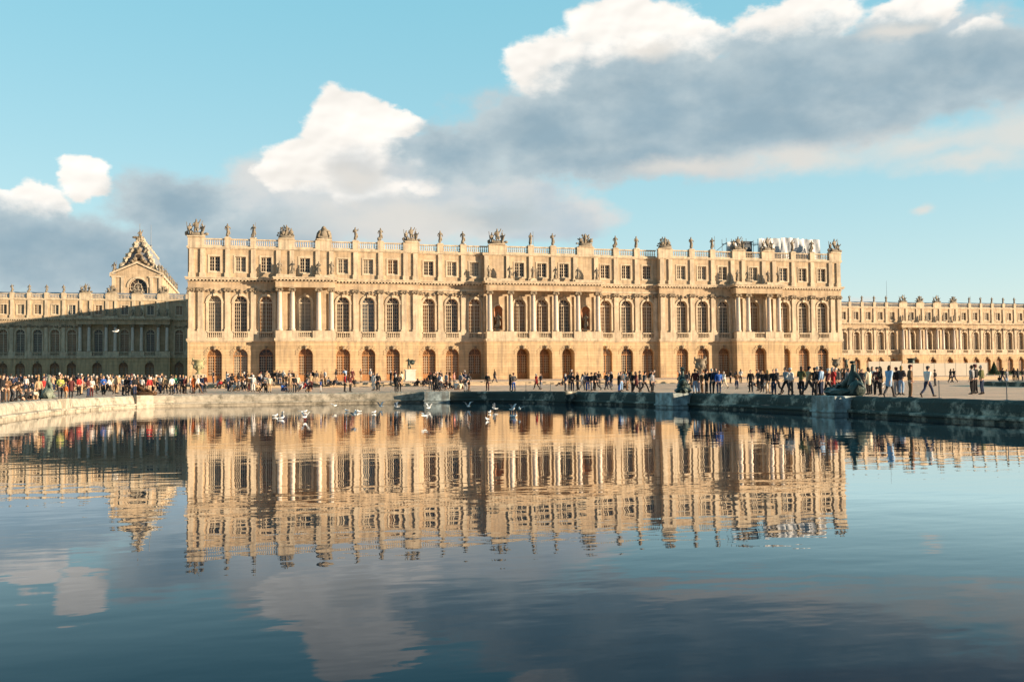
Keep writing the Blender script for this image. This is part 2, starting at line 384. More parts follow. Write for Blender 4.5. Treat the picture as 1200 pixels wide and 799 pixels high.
M['statue']=mat('weathered_statue_stone',(.25,.21,.155),noise=.55,nscale=2.6,extra=streaks(.55),bump=.5,bscale=9)
M['red']=mat('bounce_red_niche_stone',(.38,.17,.08),noise=.35,nscale=2,rough=.5)  # orange-red of bounced light painted into the niche stone
M['frame']=mat('pale_window_paint',(.62,.52,.38),noise=.1,rough=.5)
M['oak']=mat('varnished_oak',(.38,.19,.08),noise=.25,nscale=3,rough=.45)
def glassmat(name,c,rough):
    m=mat(name,c,rough=rough,spec=.5,noise=.6,nscale=.35)
    return m
M['glass']=glassmat('old_window_glass',(.06,.042,.028),.12)
M['glass_warm']=glassmat('curtained_window_glass',(.20,.105,.045),.25)
M['glass_blue']=glassmat('sky_tinted_glass',(.10,.12,.13),.06)  # bluish sky reflection put into the pane colour
M['glass_pale']=glassmat('blinds_behind_glass',(.26,.22,.16),.2)
def gl(ws): return rnd.choices(['glass','glass_warm','glass_blue','glass_pale'],ws)[0]
M['slate']=mat('slate_roof',(.22,.24,.27),noise=.3,rough=.5)
M['lead']=mat('lead_roof',(.20,.22,.24),noise=.3,rough=.5)
M['gilt']=mat('gilded_lead',(.55,.40,.15),noise=.4,nscale=2,metal=.3,rough=.45)
M['bronze']=mat('green_bronze',(.035,.055,.05),noise=.5,nscale=4,rough=.45,metal=.4,bump=.4,bscale=12)
M['bronze_brown']=mat('brown_bronze',(.13,.07,.035),noise=.5,nscale=4,rough=.5,metal=.3)
M['bronze_pale']=mat('weathered_bronze',(.19,.22,.17),noise=.6,nscale=4,rough=.6,metal=.1,bump=.4,bscale=12)
M['white_stone']=mat('white_marble',(.68,.64,.56),noise=.15,extra=streaks(.25))
def blotch_and_shade(nt,geo,out):
    n=nt.nodes.new('ShaderNodeTexNoise'); n.inputs['Scale'].default_value=.9; n.inputs['Detail'].default_value=8; n.inputs['Roughness'].default_value=.75
    nt.links.new(geo.outputs['Position'],n.inputs['Vector'])
    r=nt.nodes.new('ShaderNodeMapRange'); r.inputs['From Min'].default_value=.50; r.inputs['From Max'].default_value=.66
    nt.links.new(n.outputs['Fac'],r.inputs['Value'])
    m=nt.nodes.new('ShaderNodeMix'); m.data_type='RGBA'; nt.links.new(r.outputs[0],m.inputs['Factor'])
    nt.links.new(out,m.inputs[6]); m.inputs[7].default_value=(.10,.09,.065,1)
    # shade of the right-hand rim painted into the stone as a dark mottled tint
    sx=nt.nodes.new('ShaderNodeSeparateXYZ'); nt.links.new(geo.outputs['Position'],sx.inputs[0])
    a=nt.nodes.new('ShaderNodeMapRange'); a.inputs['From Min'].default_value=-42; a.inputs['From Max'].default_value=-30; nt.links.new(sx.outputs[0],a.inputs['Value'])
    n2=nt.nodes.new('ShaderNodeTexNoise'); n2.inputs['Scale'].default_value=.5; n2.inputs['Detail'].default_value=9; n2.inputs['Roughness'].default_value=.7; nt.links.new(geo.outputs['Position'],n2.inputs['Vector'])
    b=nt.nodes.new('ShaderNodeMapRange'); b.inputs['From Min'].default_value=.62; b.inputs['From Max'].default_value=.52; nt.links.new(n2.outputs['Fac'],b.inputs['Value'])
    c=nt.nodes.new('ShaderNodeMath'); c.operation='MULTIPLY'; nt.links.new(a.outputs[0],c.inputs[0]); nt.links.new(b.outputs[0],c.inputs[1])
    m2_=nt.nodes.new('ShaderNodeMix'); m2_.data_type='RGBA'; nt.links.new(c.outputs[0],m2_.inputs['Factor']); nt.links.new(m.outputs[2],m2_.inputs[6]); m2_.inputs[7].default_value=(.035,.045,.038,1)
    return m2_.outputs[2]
M['rim']=mat('lichened_coping_painted_shade',(.42,.37,.29),noise=.35,nscale=2.5,extra=blotch_and_shade,bump=.7,bscale=6)
M['rim_block']=mat('veined_pale_marble',(.36,.42,.41),noise=.75,nscale=1.6,bump=.5,bscale=5,extra=streaks(.85))
M['gravel']=mat('sandy_gravel',(.80,.50,.33),noise=.3,nscale=.35,bump=1.0,bscale=9)
M['step']=mat('worn_step_stone',(.50,.38,.25),noise=.25,nscale=1.5,bump=.3)
M['hoard']=mat('white_painted_board',(.44,.40,.33),noise=.06,nscale=1)
M['tarp']=mat('white_plastic_sheeting',(.46,.48,.50),noise=.3,nscale=.5,rough=.5)
M['steel']=mat('dark_scaffold_steel',(.06,.08,.10),noise=.2,rough=.5)
M['skin']=mat('skin',(.55,.34,.24),noise=.05)
M['hair']=mat('dark_hair',(.05,.032,.022),noise=.2)
M['hair_grey']=mat('grey_hair',(.38,.36,.33),noise=.2)
M['hair_blond']=mat('fair_hair',(.34,.22,.10),noise=.2)
M['shoe']=mat('dark_leather',(.03,.025,.022))
M['gull']=mat('white_feathers',(.80,.80,.78),noise=.05)
M['gull_wing']=mat('grey_feathers',(.42,.45,.48),noise=.1)
M['beak']=mat('dark_beak',(.12,.05,.02))
M['leaf']=mat('dark_clipped_yew',(.025,.045,.02),noise=.5,nscale=9,rough=.9)
M['pot']=mat('stone_pot',(.3,.27,.2))
CL={'black':(.016,.016,.018),'dark grey':(.055,.055,.06),'navy':(.022,.035,.075),'brown':(.15,.085,.045),'maroon':(.09,.025,.025),'tan':(.42,.29,.17),
'white':(.60,.58,.55),'cream':(.62,.54,.40),'red':(.34,.03,.028),'orange':(.60,.16,.04),'yellow':(.36,.38,.10),'blue':(.03,.10,.35),'light blue':(.25,.38,.55),
'grey':(.24,.24,.25),'green':(.05,.22,.12),'olive':(.12,.12,.05),'pink':(.65,.25,.22)}
for k,v in CL.items(): M['c_'+k]=mat(k.replace(' ','_')+'_cloth',v,noise=.25,nscale=4,rough=.9)

# ------------------------------------------------------------------ helpers
def tag(o,label=None,cat=None,group=None,kind=None):
    if label: o['label']=label
    if cat: o['category']=cat
    if group: o['group']=group
    if kind: o['kind']=kind
    return o
def empty(name,loc=(0,0,0),rz=0):
    o=bpy.data.objects.new(name,None); C.objects.link(o); o.location=loc; o.rotation_euler=(0,0,rz); o.empty_display_size=.3
    return o
def link(name,me,m,parent=None,loc=(0,0,0),rot=(0,0,0),scale=None):
    o=bpy.data.objects.new(name,me); C.objects.link(o)
    if m is not None and len(me.materials)==0: me.materials.append(m)
    o.location=loc; o.rotation_euler=rot
    if scale: o.scale=scale if isinstance(scale,(tuple,list)) else (scale,)*3
    if parent: o.parent=parent
    return o
class MB:
    def __init__(s): s.bm=bmesh.new()
    def quad(s,pts):
        try: s.bm.faces.new([s.bm.verts.new(p) for p in pts])
        except ValueError: pass
    def box(s,x0,x1,y0,y1,z0,z1):
        if x1-x0<1e-6 or y1-y0<1e-6 or z1-z0<1e-6: return
        v=[s.bm.verts.new((x,y,z)) for x in (x0,x1) for y in (y0,y1) for z in (z0,z1)]
        for f in ((0,1,3,2),(4,6,7,5),(0,4,5,1),(2,3,7,6),(0,2,6,4),(1,5,7,3)): s.bm.faces.new([v[i] for i in f])
    def lathe(s,prof,cx=0,cy=0,n=12,a0=0):
        rings=[[s.bm.verts.new((cx+r*math.cos(a0+2*PI*i/n),cy+r*math.sin(a0+2*PI*i/n),z)) for i in range(n)] for r,z in prof]
        for a,b in zip(rings,rings[1:]):
            for i in range(n):
                s.bm.faces.new([a[i],a[(i+1)%n],b[(i+1)%n],b[i]])
        s.bm.faces.new(rings[-1]); s.bm.faces.new(rings[0][::-1])
    def tube(s,p,q,r,n=6,r2=None):
        p=Vector(p);q=Vector(q); d=(q-p)
        if d.length<1e-6: return
        z=d.normalized(); x=z.orthogonal().normalized(); y=z.cross(x)
        r2=r if r2 is None else r2
        A=[s.bm.verts.new(p+(x*math.cos(2*PI*i/n)+y*math.sin(2*PI*i/n))*r) for i in range(n)]
        B=[s.bm.verts.new(q+(x*math.cos(2*PI*i/n)+y*math.sin(2*PI*i/n))*r2) for i in range(n)]
        for i in range(n): s.bm.faces.new([A[i],A[(i+1)%n],B[(i+1)%n],B[i]])
        s.bm.faces.new(A[::-1]); s.bm.faces.new(B)
    def ball(s,c,r,sub=2,sc=(1,1,1),jit=0,rg=None):
        res=bmesh.ops.create_icosphere(s.bm,subdivisions=sub,radius=1)
        for v in res['verts']:
            k=1+(rg or rnd).uniform(-jit,jit) if jit else 1
            v.co=Vector((c[0]+v.co.x*r*sc[0]*k,c[1]+v.co.y*r*sc[1]*k,c[2]+v.co.z*r*sc[2]*k))
    def mesh(s,me,mtx=None):
        n=len(s.bm.verts); s.bm.from_mesh(me)
        if mtx is not None:
            s.bm.verts.ensure_lookup_table()
            for v in s.bm.verts[n:]: v.co=mtx@v.co
    def data(s,name,smooth=False,fix=True):
        if fix: bmesh.ops.recalc_face_normals(s.bm,faces=s.bm.faces)
        me=bpy.data.meshes.new(name); s.bm.to_mesh(me); s.bm.free()
        if smooth:
            for p in me.polygons: p.use_smooth=True
        return me
    def build(s,name,m,parent=None,smooth=False,loc=(0,0,0),fix=True):
        return link(name,s.data(name,smooth,fix),m,parent,loc)
def skin(verts,edges,sub=1,root=0,name='skin'):
    """verts: (x,y,z,r) ; returns a continuous mesh grown round the skeleton"""
    me=bpy.data.meshes.new(name); me.from_pydata([v[:3] for v in verts],edges,[])
    o=bpy.data.objects.new(name,me); C.objects.link(o)
    md=o.modifiers.new('s','SKIN'); md.use_smooth_shade=True
    if not me.skin_vertices: return me
    for i,v in enumerate(verts):
        sv=me.skin_vertices[0].data[i]; r=v[3]
        sv.radius=(r,r) if not isinstance(r,tuple) else r
        sv.use_root=(i==root)
    if sub:
        sm=o.modifiers.new('u','SUBSURF'); sm.levels=sub; sm.render_levels=sub
    dg=bpy.context.evaluated_depsgraph_get()
    out=bpy.data.meshes.new_from_object(o.evaluated_get(dg))
    C.objects.unlink(o); bpy.data.objects.remove(o); bpy.data.meshes.remove(me)
    for p in out.polygons: p.use_smooth=True
    return out
def chain(ch):
    """list of chains, each a list of (x,y,z,r) or an int index to branch from"""
    V=[];E=[]
    for c in ch:
        prev=None
        for p in c:
            if isinstance(p,int): prev=p; continue
            V.append(p)
            if prev is not None: E.append((prev,len(V)-1))
            prev=len(V)-1
    return V,E

# ------------------------------------------------------------------ people
def lerp(a,b,t): return tuple(a[i]+(b[i]-a[i])*t for i in range(3))
def head_mesh(mb,c,face=(0,-1,0),s=1.0):
    f=Vector(face).normalized(); up=Vector((0,0,1)); r=f.cross(up).normalized()
    res=bmesh.ops.create_uvsphere(mb.bm,u_segments=14,v_segments=10,radius=1)
    for v in res['verts']:
        x,y,z=v.co
        w=.078*(1-.22*max(0,-z)) ; fy=y
        d=.095
        co=Vector(c)+r*x*w*s+f*(-y)*d*s*(1 if -y<0 else .95-.1*max(0,-z))+up*z*.118*s
        v.co=co
    C0=Vector(c)
    def add(p,q,a,b,n=5): mb.tube(C0+r*p[0]*s+f*p[1]*s+up*p[2]*s, C0+r*q[0]*s+f*q[1]*s+up*q[2]*s,a*s,n,b*s)
    add((0,.082,.02),(0,.108,-.022),.009,.016)      # nose
    add((-.03,.080,-.055),(.03,.080,-.055),.008,.008)   # lips
    add((-.074,0,.015),(-.086,-.01,-.02),.012,.010); add((.074,0,.015),(.086,-.01,-.02),.012,.010) # ears
    add((-.05,.074,.035),(-.015,.086,.035),.008,.008); add((.05,.074,.035),(.015,.086,.035),.008,.008) # brows
def hand_chains(i,w,d,side):
    """fingers branching from wrist vertex i at w along direction d"""
    w=Vector(w); d=Vector(d).normalized(); s=d.orthogonal().normalized(); n=d.cross(s)
    palm=w+d*.07; out=[[i,tuple(palm)+((.030,.018),)]]
    return palm,s,n,out
def figure(J,coat='jacket',hair='short',seated=False):
    """J: joint dict; returns meshes for body, coat, trousers, shoes, hair"""
    pel,chest,neck,head=J['pelvis'],J['chest'],J['neck'],J['head']
    V=[];E=[]
    def add(p,r,prev=None):
        V.append((p[0],p[1],p[2],r)); 
        if prev is not None: E.append((prev,len(V)-1))
        return len(V)-1
    a=add(pel,.125); b=add(lerp(pel,chest,.5),.12,a); c=add(chest,.145,b); n=add(neck,.058,c); h=add(lerp(neck,head,.6),.052,n)
    mbh=[]
    for s in (0,1):
        hip,kn,an,toe=J['leg'][s]
        i=add(hip,.095,a); i=add(lerp(hip,kn,.5),.078,i); i=add(kn,.056,i); i=add(lerp(kn,an,.35),.055,i); i=add(an,.038,i); i=add(toe,.034,i)
        sh,el,wr=J['arm'][s]
        i=add(sh,.058,c); i=add(el,.042,i); i=add(wr,.028,i)
        d=(Vector(wr)-Vector(el)).normalized(); side=d.cross(Vector((0,1,.2))).normalized(); nrm=d.cross(side)
        pm=Vector(wr)+d*.075; ip=add(tuple(pm),(.034,.018),i)
        for k,(o,L) in enumerate(((-.026,.072),(-.009,.082),(.009,.077),(.026,.06))):
            p1=pm+side*o+d*.03; p2=p1+d*L*.5+nrm*.012; p3=p2+d*L*.4+nrm*.028
            j=add(tuple(p1),.0085,ip); j=add(tuple(p2),.008,j); add(tuple(p3),.007,j)
        t1=Vector(wr)+d*.03+side*.034; j=add(tuple(t1),.011,ip); add(tuple(t1+d*.035+side*.022+nrm*.01),.009,j)
    body=skin(V,E,1)
    mb=MB(); mb.mesh(body); bpy.data.meshes.remove(body); head_mesh(mb,head,J['face']); body=mb.data('body',True)
    # coat
    V=[];E=[]
    hemz={'jacket':.0,'long':-.38,'dress':-.3}[coat]
    if seated: hemz=0
    g=1.0
    prev=None
    hem=(pel[0],pel[1],pel[2]-.02)
    if hemz<0:
        i0=add((pel[0],pel[1],pel[2]+hemz),(.21,.17)); prev=add((pel[0],pel[1],pel[2]+hemz*.45),(.20,.165),i0); i1=add(pel,(.185,.15),prev)
    else:
        i1=add((pel[0],pel[1],pel[2]-.06),(.175,.145)) ; i1=add((pel[0],pel[1],pel[2]+.06),(.175,.145),i1)
    m_=add(lerp(pel,chest,.55),(.17,.14),i1); c=add(lerp(pel,chest,1.0),(.185,.15),m_); cc=add(lerp(chest,neck,.55),(.13,.11),c); add(lerp(chest,neck,.92),(.078,.075),cc)
    for s in (0,1):
        sh,el,wr=J['arm'][s]
        i=add(sh,.080,cc); i=add(lerp(sh,el,.9),.064,i); i=add(el,.060,i); add(lerp(el,wr,.93),.046,i)
    coatm=skin(V,E,1,name='coat')
    # trousers
    V=[];E=[]
    a=add((pel[0],pel[1],pel[2]+.04),(.155,.13)); a=add((pel[0],pel[1],pel[2]-.05),(.15,.125),a)
    for s in (0,1):
        hip,kn,an,toe=J['leg'][s]
        i=add(lerp(hip,kn,.12),.105,a); i=add(lerp(hip,kn,.5),.092,i); i=add(kn,.072,i); i=add(lerp(kn,an,.5),.068,i); add(lerp(kn,an,.92),.060,i)
    tr=skin(V,E,1,name='trousers')
    shoes=[]
    for s in (0,1):
        mb=MB(); hip,kn,an,toe=J['leg'][s]
        an=Vector(an);toe=Vector(toe); d=(toe-an); 
        h=an-d*.35
        mb.tube(h+Vector((0,0,-.01)),toe+d.normalized()*.04,.050,7,.036)
        mb.tube(an+Vector((0,0,.04)),an-Vector((0,0,.03)),.052,7,.054)
        shoes.append(mb.data('shoe',True))
    mb=MB(); hd=Vector(head); f=Vector(J['face']).normalized()
    if hair=='hat':
        mb.lathe([(.105,.03),(.11,.05),(.105,.10),(.07,.145),(.02,.155)],hd.x,hd.y,10)
        for v in mb.bm.verts: v.co.z+=hd.z
        mb.ball(hd-f*.03,.1,1,(.9,.9,1))
    else:
        res=bmesh.ops.create_icosphere(mb.bm,subdivisions=2,radius=1)
        for v in res['verts']:
            p=Vector((v.co.x*.092,v.co.y*.108,v.co.z*.125)); 
            if v.co.dot(f)>.35 and v.co.z<.45: p*=.78
            v.co=hd-f*.018+Vector((0,0,.018))+p
        if hair=='long':
            mb.tube(hd-f*.04+Vector((0,0,.02)),hd-f*.085-Vector((0,0,.24)),.10,8,.065)
        elif hair=='hood':
            mb.ball(hd-f*.03,.135,2,(.95,.95,1.05))
    hm=mb.data('hair',True)
    return dict(body=body,coat=coatm,trousers=tr,shoe=shoes[0],shoe2=shoes[1],hair=hm)
def J_stand(w=.1,arms='down',lean=0,turn=0):
    J={'pelvis':(0,0,.95),'chest':(0,-.01-lean,1.27),'neck':(0,-lean,1.47),'head':(0,-.02-lean*1.2,1.61),'face':(turn,-1,0)}
    J['leg']=[((s*.085,0,.90),(s*(.08+w*.3),-.02,.50),(s*w,.02,.09),(s*(w+.03),-.12,.035)) for s in (-1,1)]
    A={'down':lambda s:((s*.18,0,1.40),(s*.25,.02,1.12),(s*.25,-.06,.88)),
       'photo':lambda s:((s*.18,-.01,1.40),(s*.24,-.20,1.20),(s*.07,-.30,1.52)),
       'folded':lambda s:((s*.18,0,1.40),(s*.25,-.06,1.14),(s*.03,-.21,1.16+.03*s)),
       'pocket':lambda s:((s*.18,0,1.40),(s*.29,.05,1.14),(s*.18,-.08,.96)),
       'phone':lambda s:((s*.18,0,1.40),(s*.26,.02,1.12),(s*.25,-.06,.88)) if s>0 else ((s*.18,0,1.40),(s*.25,-.1,1.14),(s*.10,-.12,1.50)),
       'point':lambda s:((s*.18,0,1.40),(s*.26,.02,1.12),(s*.25,-.06,.88)) if s>0 else ((s*.18,0,1.42),(s*.38,-.18,1.40),(s*.5,-.40,1.45))}
    J['arm']=[A[arms](s) for s in (-1,1)]
    return J
def J_walk(k=1.0,arms=True):
    J={'pelvis':(0,0,.93),'chest':(0,-.05,1.25),'neck':(0,-.06,1.45),'head':(0,-.09,1.59),'face':(0,-1,0)}
    J['leg']=[((-.085,0,.88),(-.09,-.22*k,.51),(-.09,-.36*k,.11),(-.09,-.50*k,.09)),((.085,0,.88),(.09,.08*k,.48),(.09,.38*k,.20),(.09,.31*k,.06))]
    J['arm']=[((-.18,-.03,1.38),(-.24,.12,1.12),(-.23,.18,.88)),((.18,-.03,1.38),(.24,-.12,1.12),(.22,-.30,.97))]
    return J
def J_sit():
    J={'pelvis':(0,0,.14),'chest':(0,-.06,.46),'neck':(0,-.10,.66),'head':(0,-.15,.80),'face':(0,-1,-.1)}
    J['leg']=[((s*.09,-.03,.14),(s*.15,-.36,.46),(s*.12,-.62,.08),(s*.13,-.76,.04)) for s in (-1,1)]
    J['arm']=[((s*.18,-.06,.60),(s*.24,-.22,.40),(s*.10,-.42,.44)) for s in (-1,1)]
    return J
def J_sit2():
    J={'pelvis':(0,0,.14),'chest':(0,.10,.45),'neck':(0,.10,.65),'head':(0,.08,.80),'face':(.3,-1,0)}
    J['leg']=[((-.09,-.03,.14),(-.13,-.42,.30),(-.12,-.80,.08),(-.14,-.9,.14)),((.09,-.03,.14),(.16,-.38,.44),(.12,-.60,.08),(.12,-.74,.04))]
    J['arm']=[((-.18,.10,.60),(-.28,.26,.38),(-.26,.36,.10)),((.18,.10,.60),(.25,-.05,.38),(.16,-.28,.34))]
    return J
def J_bend():
    J={'pelvis':(0,.08,.90),'chest':(0,-.22,1.05),'neck':(0,-.40,1.14),'head':(0,-.50,1.20),'face':(0,-1,-.5)}
    J['leg']=[((-.085,.06,.86),(-.1,-.08,.48),(-.1,.05,.09),(-.1,-.09,.035)),((.085,.06,.86),(.1,.04,.48),(.1,.14,.09),(.1,0,.035))]
    J['arm']=[((s*.17,-.30,1.10),(s*.2,-.40,.84),(s*.12,-.52,.66)) for s in (-1,1)]
    return J
VAR={}
def variant(k,*a,**kw): VAR[k]=figure(*a,**kw)
variant('s0',J_stand(),'jacket','short'); variant('s1',J_stand(.14,'pocket'),'jacket','hat'); variant('s2',J_stand(.08,'folded',.02,.4),'jacket','long')
variant('s3',J_stand(.10,'phone',0,-.3),'long','long'); variant('s4',J_stand(.16,'down',.03,.3),'jacket','short')
variant('p0',J_stand(.11,'photo',.02),'jacket','short'); variant('p1',J_stand(.11,'point',.0),'jacket','hood')
variant('w0',J_walk(1),'jacket','short'); variant('w1',J_walk(.75),'long','long'); variant('w2',J_walk(1.1),'jacket','hat')
variant('g0',J_sit(),'jacket','short',True); variant('g1',J_sit2(),'jacket','long',True)
variant('b0',J_bend(),'jacket','short'); variant('l0',J_stand(.09,'down'),'long','long')
POSE={'s':(['s0','s1','s2','s4','s3'],'standing'),'w':(['w0','w1','w2'],'walking'),'g':(['g0','g1'],'sitting on the ground'),'p':(['p0','p1'],'raising arms'),'b':(['b0'],'bending forward'),'c':(['s0'],'standing'),'l':(['l0'],'standing')}
PTXT={'p0':'photographing','p1':'pointing','g0':'sitting','g1':'sitting','b0':'bending'}
ZONES=[(44,'at the left frame edge'),(92,'by the pale reclining bronze'),(150,'before the shaded wing'),(184,'by the brown corner bronze'),(222,'below the gabled chapel'),(246,'by the leftmost stone vase'),
(300,'before the leftmost palace doors'),(342,'before the shaded fourth door'),(372,'below the left portico'),(400,'right of the left portico'),(450,'before the sixth palace door'),(484,'left of the white plinth'),(520,'right of the white plinth'),(560,'by the pool corner pedestal'),(615,'left of the central doors'),(655,'before the central doors'),
(705,'right of the central doors'),(770,'left of the right vase'),(810,'right of the dark bronze vase'),(850,'left of the right portico'),(900,'below the right portico'),(935,'right of the right portico'),(985,'at the palace right corner'),(1014,'behind the darkest reclining bronze'),(1048,'right of the darkest bronze'),
(1080,'below the dark urn'),(1130,'before the white hoarding'),(1165,'left of the clipped cones'),(9999,'at the right frame edge')]
used={}
plist=[]
prnd=random.Random(3)
for i,(px,X,Y,Z,pose,top,bot) in enumerate(PEOPLE):
    ks,txt=POSE[pose]; k=ks[prnd.randrange(len(ks))] if pose!='s' else prnd.choices(ks,[4,3,3,3,1])[0]
    txt=PTXT.get(k,txt); zone=[z for lim,z in ZONES if px<lim][0]
    who='child' if pose=='c' else 'person'
    garment='coat' if k in('l0','s3','w1') else 'jacket'
    txt=txt.replace(' in a long coat','')
    base=f"{who} in {top} {garment}, {bot} trousers, {txt} {zone}"
    plist.append([px,X,Y,Z,pose,top,bot,k,base]); used.setdefault(base,[]).append(i)
ORD=['leftmost','second-left','third-left','fourth-left','fifth-left','sixth-left']
for base,ids in used.items():
    if len(ids)>1:
        for n,i in enumerate(sorted(ids,key=lambda q:plist[q][0])): plist[i][8]=(ORD[n] if n<6 else 'rightmost')+' '+base
first=True
for px,X,Y,Z,pose,top,bot,k,lab in plist:
    v=VAR[k]; h=prnd.uniform(.95,1.06)*(.68 if pose=='c' else 1)
    if pose=='w': rz=prnd.choice([PI/2,-PI/2])+prnd.uniform(-.3,.3)
    elif pose in 'p': rz=PI+prnd.uniform(-.7,.7) if prnd.random()<.5 else prnd.uniform(-.9,.9)
    else: rz=prnd.uniform(-PI,PI)
    b=link('person',v['body'],M['skin'],None,(X,Y,Z-.005),(0,0,rz),h)
    tag(b,lab,'person','visitors on the palace terrace')
    hairm=prnd.choices(['hair','hair_grey','hair_blond'],[6,2,2])[0]
    wide=prnd.uniform(.95,1.08)
    for nm,mk in (('coat','c_'+top),('trousers','c_'+bot),('shoe','shoe'),('shoe2','shoe'),('hair',hairm if k not in('s1','w2','p1') else 'c_'+prnd.choice(['black','dark grey','white','maroon']))):
        me=v[nm]
        if len(me.materials)==0: me.materials.append(M['skin'])
        nmn=nm if not (nm=='hair' and k in('s1','w2')) else 'hat'
        if nm=='hair' and k=='p1': nmn='hood'
        if nm=='shoe2': nmn='shoe'
        o=link(nmn,me,None,b); o.material_slots[0].link='OBJECT'; o.material_slots[0].material=M[mk]
# ------------------------------------------------------------------ statues
def robed(mb,mtx,rg,seat=False,arm=0,sc=1.0):
    """one robed carved figure"""
    if seat:
        V,E=chain([[(0,.1,.35,(.30,.26)),(0,.08,.75,(.27,.22)),(0,0,1.1,(.24,.18)),(0,0,1.38,(.10,.10)),(0,-.03,1.58,(.11,.12)),(0,-.03,1.72,(.08,.09))],
            [0,(-.15,-.35,.45,.17),(-.16,-.42,.05,.12)],[0,(.15,-.38,.48,.17),(.18,-.48,.05,.12)],
            [2,(-.28,0,1.18,.09),(-.42,-.15,.92,.07),(-.30,-.35,.85,.05)],[2,(.28,0,1.2,.09),(.45,-.1,1.25+arm*.2,.07),(.52,-.15,1.5+arm*.2,.05)]])
    else:
        t=rg.uniform(-.06,.06)
        V,E=chain([[(0,0,.02,(.30,.26)),(t,0,.45,(.25,.21)),(0,0,.95,(.23,.18)),(-t,0,1.35,(.25,.17)),(-t,0,1.62,(.09,.09)),(-t*.5,-.03,1.78,(.11,.12)),(-t*.5,-.02,1.93,(.08,.09))],
            [3,(-.27-t,0,1.45,.09),(-.36,-.05,1.15,.07),(-.22,-.22,1.0+.2*arm,.055)],
            [3,(.27-t,0,1.45,.09),(.38,-.08,1.2+.25*arm,.07),(.34,-.25,1.15+.55*arm,.055)],
            [1,(-.17,-.12,.3,.10),(-.2,-.16,.03,.08)],[2,(.22,.08,.9,.12),(.3,.1,.4,.1)]])
    me=skin(V,E,1); mb.mesh(me,mtx); bpy.data.meshes.remove(me)
    return
STV=[]
for q in range(5):
    mb=MB(); rg=random.Random(q); robed(mb,Matrix.Scale(1.18,4),rg,False,[0,.6,1,.2,-.3][q]); 
    if q==1: mb.tube((.42,-.3,.05),(.42,-.28,2.5),.035,5)
    if q==3: mb.ball((-.3,-.1,.35),.25,2,(1,1,1.4),.15)
    STV.append(mb.data('statue_body',True))
mb=MB(); mb.box(-.42,.42,-.38,.38,-.02,.12); PL=mb.data('plinth')
STS=[]
for q in range(3):
    mb=MB(); rg=random.Random(q+9); robed(mb,Matrix.Scale(1.25,4),rg,True,q*.4); mb.box(-.45,.45,0,.45,0,.45)
    STS.append(mb.data('seated_statue_body',True))
def statue(x,y,z,lab,group,m='statue',q=None,rz=0,s=1.0,seat=False,cat='statue'):
    e=empty('roof_statue' if 'roof' in group else 'statue',(x,y,z),rz); e.scale=(s,)*3
    src=STS if seat else STV
    q=rnd.randrange(len(src)) if q is None else q
    link('figure',src[q],M[m],e,(0,0,.11)); link('plinth',PL,M['trim'],e)
    tag(e,lab,cat,group); return e
def group_mesh(kind,seed):
    rg=random.Random(seed); mb=MB()
    T=lambda x,y,z,r,s: Matrix.Translation((x,y,z))@Matrix.Rotation(r,4,'Z')@Matrix.Scale(s,4)
    mb.ball((0,0,.2),1.0,2,(1.25,.5,.45),.12,rg)
    if kind=='figures':
        robed(mb,T(0,0,.5,0,1.15),rg,True,1); robed(mb,T(-.85,.0,.15,.5,1.0),rg,True,.3); robed(mb,T(.85,.05,.1,-.6,1.0),rg,True,0)
        mb.ball((1.35,0,.35),.3,2,(1.2,.8,.7),.15,rg); mb.ball((-1.3,0,.4),.25,2,(1,.8,1.4),.15,rg)
        mb.tube((-1.1,0,.4),(-1.3,-.05,2.0),.05,5); mb.tube((.5,0,1.2),(.9,0,2.2),.05,5)
    elif kind=='trophy':
        for i in range(15):
            a=PI*(i+.5)/15+rg.uniform(-.06,.06); L=rg.uniform(1.3,2.0)
            mb.tube((.25*math.cos(a),rg.uniform(-.15,.15),.5),(L*.78*math.cos(a),rg.uniform(-.3,.3),.35+L*.95*math.sin(a)),.05,5,.09)
            mb.ball((L*.72*math.cos(a),rg.uniform(-.2,.2),.35+L*.85*math.sin(a)),rg.uniform(.12,.2),1,(1,.6,1),.2,rg)
        robed(mb,T(0,-.1,.35,0,.95),rg,False,0)
        for i in range(7): mb.ball((rg.uniform(-1,1),rg.uniform(-.3,.1),rg.uniform(.3,1.1)),rg.uniform(.2,.35),2,(1,.5,1),.15,rg)
    elif kind=='shield':
        prof=[(-1.35,0),(-1.15,.9),(-.85,1.35),(-.45,1.55),(-.3,1.95),(0,2.15),(.3,1.95),(.5,1.6),(1.0,1.45),(1.2,.9),(1.3,0)]
        f=[mb.bm.verts.new((x,-.28,z)) for x,z in prof]; b=[mb.bm.verts.new((x*.9,.3,z*.95)) for x,z in prof]
        mb.bm.faces.new(f); mb.bm.faces.new(b[::-1])
        n=len(prof)
        for i in range(n): mb.bm.faces.new([f[i],b[i],b[(i+1)%n],f[(i+1)%n]])
        mb.ball((0,-.3,.85),.55,2,(1,.4,1.15),.03,rg); mb.ball((0,-.2,1.85),.28,2,(1.1,.9,1),.1,rg)
        for s in (-1,1):
            for k in range(6): mb.ball((s*(.75+.12*math.sin(k)),-.3,.15+k*.22),.17,1,(1,.7,1),.2,rg)
    return mb.data('carved_group',True)
GM={'figures':[group_mesh('figures',1),group_mesh('figures',2)],'trophy':[group_mesh('trophy',3),group_mesh('trophy',4)],'shield':[group_mesh('shield',5)]}
